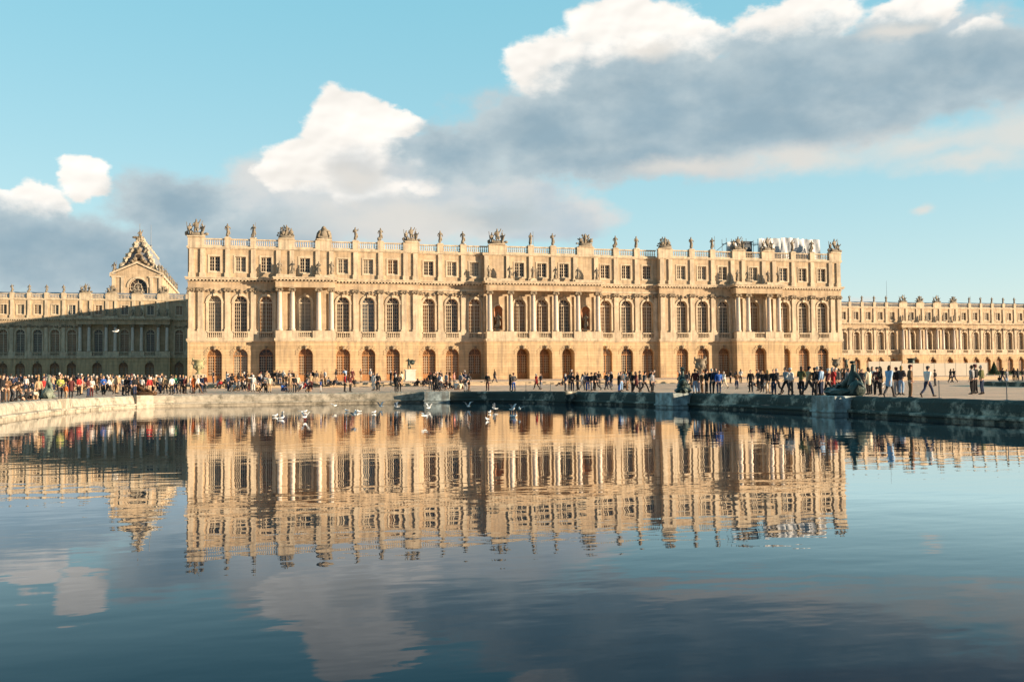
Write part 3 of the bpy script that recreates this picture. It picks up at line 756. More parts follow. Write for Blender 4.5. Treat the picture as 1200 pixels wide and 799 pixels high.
def sgroup(kind,x,y,z,s,lab,group,i=0,rz=0,m='statue'):
    e=empty('sculpture_group',(x,y,z),rz); e.scale=(s,)*3
    link('carving',GM[kind][i],M[m],e,(0,0,.1)); mb=MB(); mb.box(-1.2,1.2,-.5,.5,-.02,.14); mb.build('plinth',M['trim'],e)
    tag(e,lab,'sculpture',group); return e
# ------------------------------------------------------------------ architecture
BASE,BELT0,BELT1,WB,SPR,CAP0,CAP1,ENT,COR0,COR1=.6,7.75,8.32,9.5,14.35,15.95,16.7,17.65,17.75,18.4
AT1,AC0,AC1,PT,PED=19.0,23.05,23.5,24.8,24.95
WIN0=8.45
def arch_pts(xc,w,zs,n=14):
    return [(xc-w*math.cos(PI*i/n),zs+w*math.sin(PI*i/n)) for i in range(n+1)]
def panel(mb,x0,x1,z0,z1,y,ops,d=.5):
    """wall face at y from x0..x1 with openings (xc,w,zb,zs,arch); reveals go back to y+d"""
    ops=sorted(ops); xs=x0
    def Q(a,b,c,e): mb.quad([(a,y,c),(b,y,c),(b,y,e),(a,y,e)])
    for (xc,w,zb,zs,ar) in ops:
        a,b=xc-w,xc+w
        Q(xs,a,z0,z1)
        if zb>z0+1e-4: Q(a,b,z0,zb)
        if ar:
            P=arch_pts(xc,w,zs)
            for p,q in zip(P,P[1:]):
                mb.quad([(p[0],y,p[1]),(q[0],y,q[1]),(q[0],y,z1),(p[0],y,z1)])
                mb.quad([(p[0],y,p[1]),(p[0],y+d,p[1]),(q[0],y+d,q[1]),(q[0],y,q[1])])
        else:
            Q(a,b,zs,z1); mb.quad([(a,y,zs),(a,y+d,zs),(b,y+d,zs),(b,y,zs)])
        mb.quad([(a,y,zb),(a,y+d,zb),(a,y+d,zs),(a,y,zs)]); mb.quad([(b,y,zb),(b,y,zs),(b,y+d,zs),(b,y+d,zb)])
        mb.quad([(a,y,zb),(b,y,zb),(b,y+d,zb),(a,y+d,zb)])
        xs=b
    Q(xs,x1,z0,z1)
def ret(mb,x,y0,y1,z0,z1): mb.quad([(x,y0,z0),(x,y1,z0),(x,y1,z1),(x,y0,z1)])
# windows (shared meshes, origin at opening bottom centre, glass plane y=0, outside is -y)
def win_meshes(w,h,arch,cols,rows,fan=True,door=False):
    zs=h-w if arch else h
    f=MB(); y0,y1=-.07,.02; t=.09
    f.box(-w,-w+t,y0,y1,0,zs); f.box(w-t,w,y0,y1,0,zs); f.box(-w+t,w-t,y0,y1,0,.16)
    if arch:
        P=arch_pts(0,w,zs,14); Q=arch_pts(0,w-t,zs,14)
        for i in range(14):
            a,b,c,d=P[i],P[i+1],Q[i+1],Q[i]
            f.quad([(a[0],y0,a[1]),(b[0],y0,b[1]),(c[0],y0,c[1]),(d[0],y0,d[1])]); f.quad([(d[0],y0,d[1]),(c[0],y0,c[1]),(c[0],y1,c[1]),(d[0],y1,d[1])])
        f.box(-w+t,w-t,y0-.03,y1,zs-.10,zs+.08)
        f.box(-.05,.05,y0,y1,zs+.08,h-t)
        for a in (PI/4,3*PI/4): f.tube((0,-.02,zs),((w-t)*math.cos(a),-.02,zs+(w-t)*math.sin(a)),.03,4)
        for i in range(10):
            a=PI*i/10; b=PI*(i+1)/10; r=(w-t)*.52
            f.tube((r*math.cos(a),-.02,zs+r*math.sin(a)),(r*math.cos(b),-.02,zs+r*math.sin(b)),.025,4)
    else: f.box(-w+t,w-t,y0,y1,zs-.09,zs)
    f.box(-.07,.07,y0-.01,y1,.16,zs-(.10 if arch else .09))
    mt=MB(); zt=zs-(.1 if arch else .09); z0=.16+(.9 if door else 0)
    half=(w-t-.07)
    if door:
        f.box(-w+t,-.07,y0+.01,y1,.16,z0); f.box(.07,w-t,y0+.01,y1,.16,z0)
    for s in (-1,1):
        for c in range(1,cols): 
            x=s*(.07+half*c/cols); mt.box(x-.022,x+.022,-.045,.01,z0,zt)
        a,b=sorted((s*.07,s*(w-t)))
        for r in range(1,rows):
            z=z0+(zt-z0)*r/rows; mt.box(a,b,-.041,.012,z-.022,z+.022)
    g=MB()
    if arch:
        P=[(-w,0),(w,0)]+arch_pts(0,w,zs,14)[::-1]
        g.bm.faces.new([g.bm.verts.new((x,.03,z)) for x,z in P])
    else: g.quad([(-w,.03,0),(w,.03,0),(w,.03,h),(-w,.03,h)])
    return f.data('window_frame',fix=True),mt.data('glazing_bars'),g.data('pane')
WM={'arched':win_meshes(1.05,15.4-WIN0,True,3,9),'ground':win_meshes(1.15,6.65-1.2,True,3,7,door=True),'attic':win_meshes(.85,2.5,False,2,4),'grounds':win_meshes(1.15,6.45-1.2,True,3,7,door=True)}
def window(parent,kind,x,y,z,m='frame',glass='glass'):
    nm={'arched':'arched_window','ground':'arched_door','grounds':'arched_door','attic':'attic_window'}[kind]
    a,b,c=WM[kind]
    w=link(nm,a,None,parent,(x,y,z)); 
    for me in (a,b):
        if not me.materials: me.materials.append(M[m])
    if not c.materials: c.materials.append(M['glass'])
    w.material_slots[0].link='OBJECT'; w.material_slots[0].material=M[m]
    g=link('glazing_bars',b,None,w); g.material_slots[0].link='OBJECT'; g.material_slots[0].material=M['frame' if kind!='ground' else 'frame']
    p=link('pane',c,None,w); p.material_slots[0].link='OBJECT'; p.material_slots[0].material=M[glass]
    return w
# archivolt with impost pilasters around the main storey windows
def archivolt():
    mb=MB(); w=1.05; o=1.38; zs=SPR-WIN0; n=16
    P=arch_pts(0,w+.02,zs,n); Q=arch_pts(0,o,zs,n); y=-.14
    for i in range(n):
        a,b,c,d=P[i],P[i+1],Q[i+1],Q[i]
        mb.quad([(a[0],y,a[1]),(b[0],y,b[1]),(c[0],y,c[1]),(d[0],y,d[1])])
        mb.quad([(d[0],y,d[1]),(c[0],y,c[1]),(c[0],.02,c[1]),(d[0],.02,d[1])]); mb.quad([(a[0],y,a[1]),(b[0],y,b[1]),(b[0],.02,b[1]),(a[0],.02,a[1])])
    for s in (-1,1):
        a,b=sorted((s*(w+.02),s*(o-.03))); mb.box(a,b,-.10,.02,1.0,zs-.18)
        a,b=sorted((s*(w-.0),s*(o+.05))); mb.box(a,b,-.17,.02,zs-.18,zs)
    mb.box(-.2,.2,-.28,.02,zs+w-.1,zs+w+.55)
    return mb.data('archivolt')
ARV=archivolt()
def relief(seed):
    rg=random.Random(seed); mb=MB()
    for i in range(9):
        x=rg.uniform(-1.35,1.35); z=.15+abs(x)*-.12+rg.uniform(-.15,.3)
        mb.ball((x,-.08,z),rg.uniform(.12,.24),1,(1.2,.7,.9),.25,rg)
    mb.ball((0,-.18,.05),.26,2,(1,.9,1.2),.15,rg)
    return mb.data('relief',True)
REL=[relief(i) for i in range(3)]
def voussoirs(w,zs):
    mb=MB(); n=11
    for i in range(n):
        a0=PI*(i+.07)/n; a1=PI*(i+.93)/n; r0=w+.01; r1=w+(.62 if i%2 else .5)
        pts=[(r0*math.cos(a0),r0*math.sin(a0)),(r1*math.cos(a0),r1*math.sin(a0)),(r1*math.cos(a1),r1*math.sin(a1)),(r0*math.cos(a1),r0*math.sin(a1))]
        F=[mb.bm.verts.new((x,-.05,zs+z)) for x,z in pts]; B=[mb.bm.verts.new((x,.02,zs+z)) for x,z in pts]
        mb.bm.faces.new(F)
        for k in range(4): mb.bm.faces.new([F[k],B[k],B[(k+1)%4],F[(k+1)%4]])
    return mb.data('voussoirs')
VOU=voussoirs(1.15,4.3)
mb=MB(); mb.box(-.17,.17,-.3,.02,5.45,6.0); mb.ball((0,-.25,5.75),.24,2,(1,.8,1.15),.12); mb.box(-.24,.24,-.34,.02,6.0,6.1); KEY=mb.data('keystone')
# pilaster and column
def pilaster_mesh(h0,h1,w,p):
    mb=MB(); mb.box(-w*.62,w*.62,-p-.08,.02,0,.35); mb.box(-w/2,w/2,-p,.02,.35,h1-h0-.75)
    return mb.data('pilaster')
def cap_mesh(w,p):
    mb=MB(); mb.box(-w*.58,w*.58,-p-.10,.02,.55,.74)
    mb.box(-w*.5,w*.5,-p-.04,.02,0,.55)
    for s in (-1,1):
        mb.tube((s*w*.52,-p-.14,.34),(s*w*.52,-p+.12,.34),.2,10)
        mb.ball((s*w*.35,-p-.1,.08),.14,1,(1,.8,1),.2)
    mb.ball((0,-p-.1,.3),.16,1,(1.2,.7,1),.15)
    return mb.data('capital')
H0=WB+.05
PIL=pilaster_mesh(H0,CAP1,.85,.24); CAPM=cap_mesh(.85,.24)
PILN=pilaster_mesh(H0,CAP1,.6,.24); CAPN=cap_mesh(.6,.24)
mb=MB(); hh=CAP1-H0
mb.lathe([(.52,0),(.52,.16),(.56,.2),(.54,.3),(.46,.34),(.44,.42),(.43,hh*.35),(.37,hh-.75)],n=18); COLM=mb.data('column',True)
mb=MB(); mb.lathe([(.37,0),(.43,.1),(.44,.4)],n=14); mb.box(-.52,.52,-.5,.5,.55,.74)
for s in (-1,1):
    mb.tube((s*.42,-.5,.36),(s*.42,.5,.36),.2,10)
COLC=mb.data('column_capital')
mb=MB(); mb.box(-.6,.6,-.6,.6,-.4,0); 
def baluster_panel(xa,xb,y,z0,z1,step=.36):
    mb=MB(); mb.box(xa,xb,y-.16,y+.16,z0,z0+.2); mb.box(xa,xb,y-.2,y+.2,z1-.2,z1)
    n=max(2,int((xb-xa)/step)); h=z1-z0-.4
    for i in range(n):
        x=xa+(xb-xa)*(i+.5)/n
        mb.lathe([(.06,z0+.2),(.07,z0+.2+h*.12),(.12,z0+.2+h*.35),(.055,z0+.2+h*.7),(.09,z1-.2)],x,y,5)
    return mb
def palace(name,label,X0,Y,segs,porticos,sides,depth,zoff=0,lighting='frame',sgroup_name=''):
    """segs: list of (x0,x1,yfront,[window xs]) ; porticos: list of dicts"""
    E=empty(name,(0,Y,0)); tag(E,label,'palace')
    g=MB(); mw=MB(); at=MB(); belt=MB(); corn=MB(); dent=MB(); acorn=MB(); ped=MB(); 
    allx0=segs[0][0]; allx1=segs[-1][1]
    def inport(x):
        for p in porticos:
            if p['x0']<x<p['x1']: return p
    for (x0,x1,y,ws) in segs:
        # main storey wall
        ops=[(x,1.05,WIN0,SPR,True) for x in ws]
        for p in porticos:
            for nx in p.get('niches',[]):
                if x0<nx<x1: ops.append((nx,.8,9.9,13.4,True))
        panel(mw,x0,x1,BELT1,ENT,y,ops,.62); ret(mw,x0,y,y+1.4,BELT1,ENT); ret(mw,x1,y,y+1.4,BELT1,ENT)
        ya=y
        panel(at,x0,x1,COR1,AC0,ya,[(x,.85,19.35,21.85,False) for x in ws],.35); ret(at,x0,ya,ya+1.4,COR1,AC0); ret(at,x1,ya,ya+1.4,COR1,AC0)
        # ground storey: pieces outside portico
        xs=x0; cuts=[]
        for p in porticos:
            if p['x0']<x1 and p['x1']>x0: cuts.append((p['x0'],p['x1'],y-p['out'],p.get('gd',.7)))
        pcs=[]; 
        for a,b,yy,gd in sorted(cuts):
            if a>xs: pcs.append((xs,a,y,.6))
            pcs.append((a,b,yy,gd)); xs=b
        if xs<x1: pcs.append((xs,x1,y,.6))
        for a,b,yy,gd in pcs:
            gws=[x for x in ws if a<x<b]
            panel(g,a,b,BASE,BELT0,yy,[(x,1.15,1.2,5.5,True) for x in gws],gd)
            ret(g,a,yy,y+1.4,BASE,BELT0); ret(g,b,yy,y+1.4,BASE,BELT0)
            pr=a-.0; 
            belt.box(a-.22 if yy<y or a==x0 else a,b+.22 if yy<y or b==x1 else b,yy-.28,y+.5,BELT0+.16,BELT1)
            belt.box(a-.1 if yy<y or a==x0 else a,b+.1 if yy<y or b==x1 else b,yy-.14,y+.5,BELT0,BELT0+.16)
            for x in gws:
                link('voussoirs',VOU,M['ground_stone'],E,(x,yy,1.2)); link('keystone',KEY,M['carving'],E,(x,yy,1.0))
                w=window(E,'ground',x,yy+gd-.03,1.2,'oak',gl([3,8,0,1]))
            # cornice for the same pieces
            e0=.35 if (yy<y or a==x0) else 0; e1=.35 if (yy<y or b==x1) else 0
            corn.box(a-e0*.4,b+e1*.4,yy-.12,y+.6,ENT-.02,COR0)
            corn.box(a-e0,b+e1,yy-.55,y+.6,COR0+.22,COR1-.18); corn.box(a-e0*1.3,b+e1*1.3,yy-.68,y+.6,COR1-.18,COR1)
            n=int((b-a)/.55)
            for i in range(n):
                x=a+(b-a)*(i+.5)/n; dent.box(x-.13,x+.13,yy-.45,yy-.0,COR0,COR0+.22)
            if yy<y:
                # portico entablature block and floor
                mw.box(a,b,yy,y-.01,CAP1+.02,ENT-.022); mw.box(a,b,yy,y-.01,BELT1+.002,WIN0-.05)
        acorn.box(x0-.18,x1+.18,ya-.32,ya+.8,AC0+.15,AC1); acorn.box(x0-.08,x1+.08,ya-.16,ya+.8,AC0,AC0+.15)
        for x in ws:
            p=inport(x)
            window(E,'arched',x,y+.59,WIN0,'frame',gl([7,5,1,1]))
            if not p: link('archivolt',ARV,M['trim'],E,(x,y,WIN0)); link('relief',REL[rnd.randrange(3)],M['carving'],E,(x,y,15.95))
            else: link('archivolt',ARV,M['trim'],E,(x,y,WIN0))
            window(E,'attic',x,y+.32,19.35,'frame',gl([7,3,1,2]))
            # attic window surround
            s=MB(); 
            for a,b,c,d in ((x-1.1,x-.86,19.1,22.1),(x+.86,x+1.1,19.1,22.1),(x-.86,x+.86,21.86,22.1),(x-.86,x+.86,19.1,19.34)): s.box(a,b,y-.07,y+.02,c,d)
            s.build('window_surround',M['trim'],E)
            # balcony balustrade
            yb=(y-.05) if not p else y-p['out']+.45
            yy=y if not p else y-p['out']
            bb=baluster_panel(x-1.12,x+1.12,yb-.15,BELT1+.02,WB-.02,.3); bb.build('balcony_balustrade',M['trim'],E)
    # pedestal dado under pilasters
    g.build('ground_storey_wall',M['ground_stone'],E,fix=False); mw.build('main_storey_wall',M['stone'],E,fix=False); at.build('attic_wall',M['stone'],E,fix=False)
    belt.build('belt_course',M['trim'],E); corn.build('cornice',M['trim'],E); dent.build('dentils',M['trim'],E); acorn.build('attic_cornice',M['trim'],E)
    return E
def yat(segs,x):
    for a,b,y,ws in segs:
        if a<=x<=b: return y
    return 0
def finish(E,segs,pils,pairs,peds,bigpeds,porticos,Y,backdepth):
    """pilasters, attic strips, roof balustrade between pedestals, columns"""
    class Each:
        def box(self,*a):
            b=MB(); b.box(*a); b.build('dado_block',M['trim'],E)
    dado=Each()
    for x,wide in pils:
        y=yat(segs,x)
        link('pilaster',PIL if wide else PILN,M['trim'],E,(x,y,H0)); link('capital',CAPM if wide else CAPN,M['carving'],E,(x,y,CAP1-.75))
    # dado blocks between balconies
    for (x0,x1,y,ws) in segs:
        spans=[];xs=x0
        for w in ws: spans.append((xs,w-1.14)); xs=w+1.14
        spans.append((xs,x1))
        for a,b in spans:
            for p in porticos:
                if a<p['x0']<b: b_=p['x0']-.01
            # clip against porticos
            parts=[(a,b)]
            for p in porticos:
                np_=[]
                for c,d in parts:
                    if d<=p['x0'] or c>=p['x1']: np_.append((c,d)); continue
                    if c<p['x0']: np_.append((c,p['x0']-.003))
                    if d>p['x1']: np_.append((p['x1']+.003,d))
                parts=np_
            for c,d in parts:
                if d-c>.1: dado.box(c,d,y-.30,y+.02,BELT1+.003,H0)
        # architrave line
        dado.box(x0,x1,y-.16,y+.01,CAP1+.01,CAP1+.30) if not any(p['x0']>=x0 and p['x1']<=x1 for p in porticos) else None
    for p in porticos:
        y=yat(segs,(p['x0']+p['x1'])/2); yf=y-p['out']
        dv=[(a,b) for a,b in p['dado']]
        for a,b in dv: dado.box(a,b,yf-.02,yf+1.1,BELT1+.003,H0)
        for cx in p['cols']:
            c=link('column',COLM,M['column'],E,(cx,yf+.55,H0)); link('capital',COLC,M['carving'],c,(0,0,hh-.75))
            link('pilaster',PILN,M['trim'],E,(cx,y,H0))
        for nx in p.get('niches',[]):
            n=MB(); w=.8; zb,zs=9.9,13.4; m=10
            ring=lambda t:( [(nx+w*math.cos(PI-PI*i/m),y+.002+w*math.sin(PI*i/m)*1.0) for i in range(m+1)] )
            R=ring(0)
            for i in range(m):
                n.quad([(R[i][0],R[i][1],zb),(R[i+1][0],R[i+1][1],zb),(R[i+1][0],R[i+1][1],zs),(R[i][0],R[i][1],zs)])
            for j in range(5):
                a0=PI/2*j/5;a1=PI/2*(j+1)/5
                for i in range(m):
                    def P(i,a): return (nx+w*math.cos(a)*math.cos(PI-PI*i/m),y+.002+w*math.cos(a)*math.sin(PI*i/m),zs+w*math.sin(a))
                    n.quad([P(i,a0),P(i+1,a0),P(i+1,a1),P(i,a1)])
            n.quad([(nx-w,y,zb),(nx+w,y,zb),(nx+w,y+w,zb),(nx-w,y+w,zb)])
            n.build('niche',M['red'],E,fix=False)
            a=MB(); P_=arch_pts(nx,.82,zs,12); Q_=arch_pts(nx,1.05,zs,12)
            for i in range(12): a.quad([(P_[i][0],y-.12,P_[i][1]),(P_[i+1][0],y-.12,P_[i+1][1]),(Q_[i+1][0],y-.12,Q_[i+1][1]),(Q_[i][0],y-.12,Q_[i][1])]); a.quad([(Q_[i][0],y-.12,Q_[i][1]),(Q_[i+1][0],y-.12,Q_[i+1][1]),(Q_[i+1][0],y,Q_[i+1][1]),(Q_[i][0],y,Q_[i][1])])
            a.build('archivolt',M['trim'],E)
        # statue shelf on top of portico
        for a,b in p['shelf']: dado.box(a,b,yf-.05,yf+.95,COR1+.002,COR1+.42)
    # attic strips
    for x in pairs:
        y=yat(segs,x); s=MB(); s.box(x-.38,x+.38,y-.24,y+.02,COR1+.75,AC0-.02); s.box(x-.5,x+.5,y-.32,y+.02,COR1+.002,COR1+.75); s.build('attic_strip',M['trim'],E)
    # pedestals + balustrades
    allp=sorted([(x,.5) for x in peds]+[(x,w) for x,w in bigpeds])
    prev=None
    for x,w in allp:
        y=yat(segs,x)-.05
        b=MB(); b.box(x-w,x+w,y-.3,y+.45,AC1+.002,PED-.12); b.box(x-w-.08,x+w+.08,y-.36,y+.5,PED-.12,PED); b.build('pedestal',M['trim'],E)
        if prev is not None:
            xa,xb=prev[0]+prev[1]+.01,x-w-.01; mid=(xa+xb)/2; yy=yat(segs,mid)+.05
            if xb-xa>.6: baluster_panel(xa,xb,yy,AC1+.002,PT,.34).build('roof_balustrade',M['trim'],E)
        prev=(x,w)
# --- central palace
W_OUT=2.3
L=[-56.1,-52.0,-47.9,-41.58,-35.26,-31.0,-26.8]; R_=[-x for x in reversed(L)]
segs=[(-60.3,-22.4,-1.0,L),(-22.4,-10.72,0.0,[-20.4,-16.3,-12.23]),(-10.72,10.72,-.6,[-4.16,0,4.16]),(10.72,22.4,0.0,[12.23,16.3,20.4]),(22.4,60.3,-1.0,R_)]
def side_portico(c): return dict(x0=c-4.85,x1=c+4.85,out=W_OUT,gd=.9,cols=[c-4.2,c-2.15,c+2.15,c+4.2],dado=[(c-4.84,c-1.14),(c+1.14,c+4.84)],shelf=[(c-4.75,c-1.6),(c+1.6,c+4.75)])
ports=[side_portico(-41.58),dict(x0=-10.7,x1=10.7,out=2.0,gd=1.9,cols=[-10.0,-6.24,-2.08,2.08,6.24,10.0],niches=[-8.15,8.15],
   dado=[(-10.69,-5.3),(-3.0,-1.16),(1.16,3.0),(5.3,10.69)],shelf=[(-10.6,-5.6),(-2.7,-1.5),(1.5,2.7),(5.6,10.6)]),side_portico(41.58)]
PAL=palace('central_palace','long golden limestone palace with three column porticoes behind the pool','',0,segs,ports,None,110)
pil=[(-59.75,True),(-58.3,True),(-54.05,True),(-49.95,True),(-46.62,False)]+[(-33.13,True),(-28.9,True),(-24.9,True),(-22.95,True)]+[(-22.0,False),(-18.35,True),(-14.26,True)]
pil=pil+[(-x,w) for x,w in pil]
strips=[-59.7,-58.0,-54.05,-49.95,-45.9,-43.7,-39.45,-37.2,-33.13,-28.9,-24.6,-22.9,-18.35,-14.26,-10.2,-6.24,-2.08]
strips+=[-x for x in strips]
finish(PAL,segs,pil,strips,[x for v in (-54.05,-49.95,-33.13,-28.9,-18.35,-14.26,-2.08) for x in (v,-v)],[(x*s,w) for x,w in ((59.0,1.3),(44.6,1.35),(38.5,1.35),(23.6,1.4),(8.2,1.6)) for s in (-1,1)],ports,0,110)
# body of the block: flanks, back and flat roof
b=MB()
for x in (-60.3,60.3): b.quad([(x,.3,BASE),(x,112,BASE),(x,112,AC1),(x,.3,AC1)])
b.quad([(-60.3,112,BASE),(60.3,112,BASE),(60.3,112,AC1),(-60.3,112,AC1)]); b.build('flank_wall',M['stone'],PAL,fix=False)
b=MB(); b.box(-60.2,60.2,.9,111.9,AC1-.3,AC1+.05); b.box(-60.4,-60.0,1.2,112.2,AC1+.06,PT); b.build('roof',M['lead'],PAL)
# interior stop wall so that openings never show daylight
b=MB(); b.box(-59.8,59.8,2.2,2.4,BASE+.2,AC0); b.build('inner_wall',M['oak'],PAL)
# --- wings
def wing(name,label,x0,x1,Yw,bays,pc,roofside):
    pw=dict(x0=pc-11.6,x1=pc+11.6,out=1.9,gd=.8,cols=[pc+s for s in (-10.8,-8.6,-4.4,-2.15,2.15,4.4,8.6,10.8)],dado=[(pc-11.59,pc-7.8),(pc-5.2,pc-1.16),(pc+1.16,pc+5.2),(pc+7.8,pc+11.59)],
        shelf=[(pc-11.5,pc-7.9),(pc-5.1,pc-1.5),(pc+1.5,pc+5.1),(pc+7.9,pc+11.5)])
    sg=[(x0,x1,0.0,sorted(bays+[pc-6.5,pc,pc+6.5]))]
    E=palace(name,label,'',Yw,sg,[pw],None,20)
    bs=sorted(bays); mids=[(a+c)/2 for a,c in zip(bs,bs[1:]) if c-a<6]
    st=mids+[pc+s for s in (-10.8,-8.4,-4.4,-2.2,2.2,4.4,8.4,10.8)]
    finish(E,sg,[(m,True) for m in mids],st,[m for m in mids],[(pc+s,1.5) for s in (-9.7,-3.25,3.25,9.7)],[pw],Yw,20)
    r=MB(); X0,X1=x0,x1
    ys=[(1.2,AC1+.1),(5.0,25.6),(9.0,25.75),(14.0,AC1)]
    for (a,za),(c,zc) in zip(ys,ys[1:]): r.quad([(X0,a,za),(X1,a,za),(X1,c,zc),(X0,c,zc)])
    r.build('roof',M['slate'],E)
    b=MB(); b.quad([(x0,14,BASE),(x1,14,BASE),(x1,14,AC1),(x0,14,AC1)]); b.quad([(x0,0,BASE),(x0,14,BASE),(x0,14,AC1),(x0,0,AC1)]); b.quad([(x1,0,BASE),(x1,14,BASE),(x1,14,AC1),(x1,0,AC1)]); b.build('back_wall',M['stone'],E,fix=False)
    b=MB(); b.box(x0+.3,x1-.3,2.2,2.4,BASE+.2,AC0); b.build('inner_wall',M['oak'],E)
    return E,mids
NW,nm_=wing('palace_wing','shaded palace wing with paired columns left of the golden palace',-124,-60.4,110,[-121.5,-117.3,-113,-108.9,-104.8,-100.6,-96.5,-69.7,-65.4],-83.5,1)
SW,sm_=wing('palace_wing','sunlit palace wing with blue-grey roof right of the golden palace',60.4,222,110,[124.7,129.1,133.6,138.2,142.7,147.2,151.7,179.1,183.6,188.1,192.6,197.1,201.6,206.1,210.6,215.1],165.4,1)
# --- statues on central roof
names=[]
sx=[-54.05,-49.95,-33.13,-28.9,-18.35,-14.26,-2.08,2.08,14.26,18.35,28.9,33.13,49.95,54.05]
on=['first','second','third','fourth','fifth','sixth','seventh','eighth','ninth','tenth','eleventh','twelfth','thirteenth','fourteenth']
for i,x in enumerate(sx): statue(x,yat(segs,x)-.0,PED,f'single robed stone statue on the golden palace roof, {on[i]} from the left','single statues on the central roof balustrade',q=i%5,rz=rnd.uniform(-.5,.5),s=1.0,m='statue' if i<9 else 'statue')
gr=[(-59.0,'figures',0,1.22,'tall figure group on the left end of the golden palace roof'),(-44.6,'trophy',0,1.12,'spiky trophy of arms above the left portico, left of the shield'),(-38.5,'shield',0,1.12,'carved stone shield on the roof above the left portico'),
(-23.6,'figures',1,1.1,'figure group on the roof midway between left and central porticoes'),(-8.2,'figures',0,1.2,'figure group above the left end of the central portico'),(8.2,'trophy',1,1.15,'trophy group above the right end of the central portico'),
(23.6,'trophy',0,1.05,'trophy group on the roof midway between central and right porticoes'),(38.5,'figures',1,1.12,'figure group on the roof at the left end of the white sheeting'),(44.6,'figures',0,1.12,'figure group on the roof just right of the dark scaffold'),(59.0,'figures',1,1.15,'figure group on the right end of the golden palace roof')]
for x,k,i,s,lab in gr: sgroup(k,x,yat(segs,x)-.05,PED,s*.95,lab,'sculpture groups on the central roof',i,rnd.uniform(-.2,.2))
# portico statues
pn={-41.58:'left',0:'central',41.58:'right'}
for c,xs_,yf in ((-41.58,[-45.8,-43.7,-39.45,-37.3],-3.3),(0,[-10.1,-6.3,-2.1,2.1,6.3,9.9],-2.6),(41.58,[37.3,39.45,43.7,45.8],-3.3)):
    for i,x in enumerate(xs_): statue(x,yf+.5,COR1+.42,f'stone statue standing on the {pn[c]} portico, {on[i]} from its left','statues standing on the porticoes',q=(i*2+int(c))%5,rz=rnd.uniform(-.6,.6),s=.98)
for i,x in enumerate((-8.15,8.15)): statue(x,-.6+.12,9.92,f"pale statue in the {'left' if i==0 else 'right'} niche of the central portico",'niche statues of the central portico',m='white_stone',q=1 if i else 3,s=1.25)
# wings statues
for E_,mids,nmw,pc in ((NW,nm_,'shaded left wing',-83.5),(SW,sm_,'sunlit right wing',165.4)):
    for i,x in enumerate(sorted(mids)): statue(x,110,PED,f'small roof statue on the {nmw}, {on[i] if i<14 else "last"} from the left',f'roof statues of the {nmw}',q=i%5,s=.95)
    for i,s in enumerate((-9.7,-3.25,3.25,9.7)): sgroup('trophy' if i%2 else 'figures',pc+s,110,PED,1.05,f'roof sculpture group above the portico of the {nmw}, {on[i]} from left',f'roof groups of the {nmw}',i%2)
    for i,s in enumerate((-10.8,-8.6,-4.4,-2.2,2.2,4.4,8.6,10.8)): statue(pc+s,108.5,COR1+.42,f'statue on the portico of the {nmw}, {on[i]} from left',f'portico statues of the {nmw}',q=i%5,s=.92)
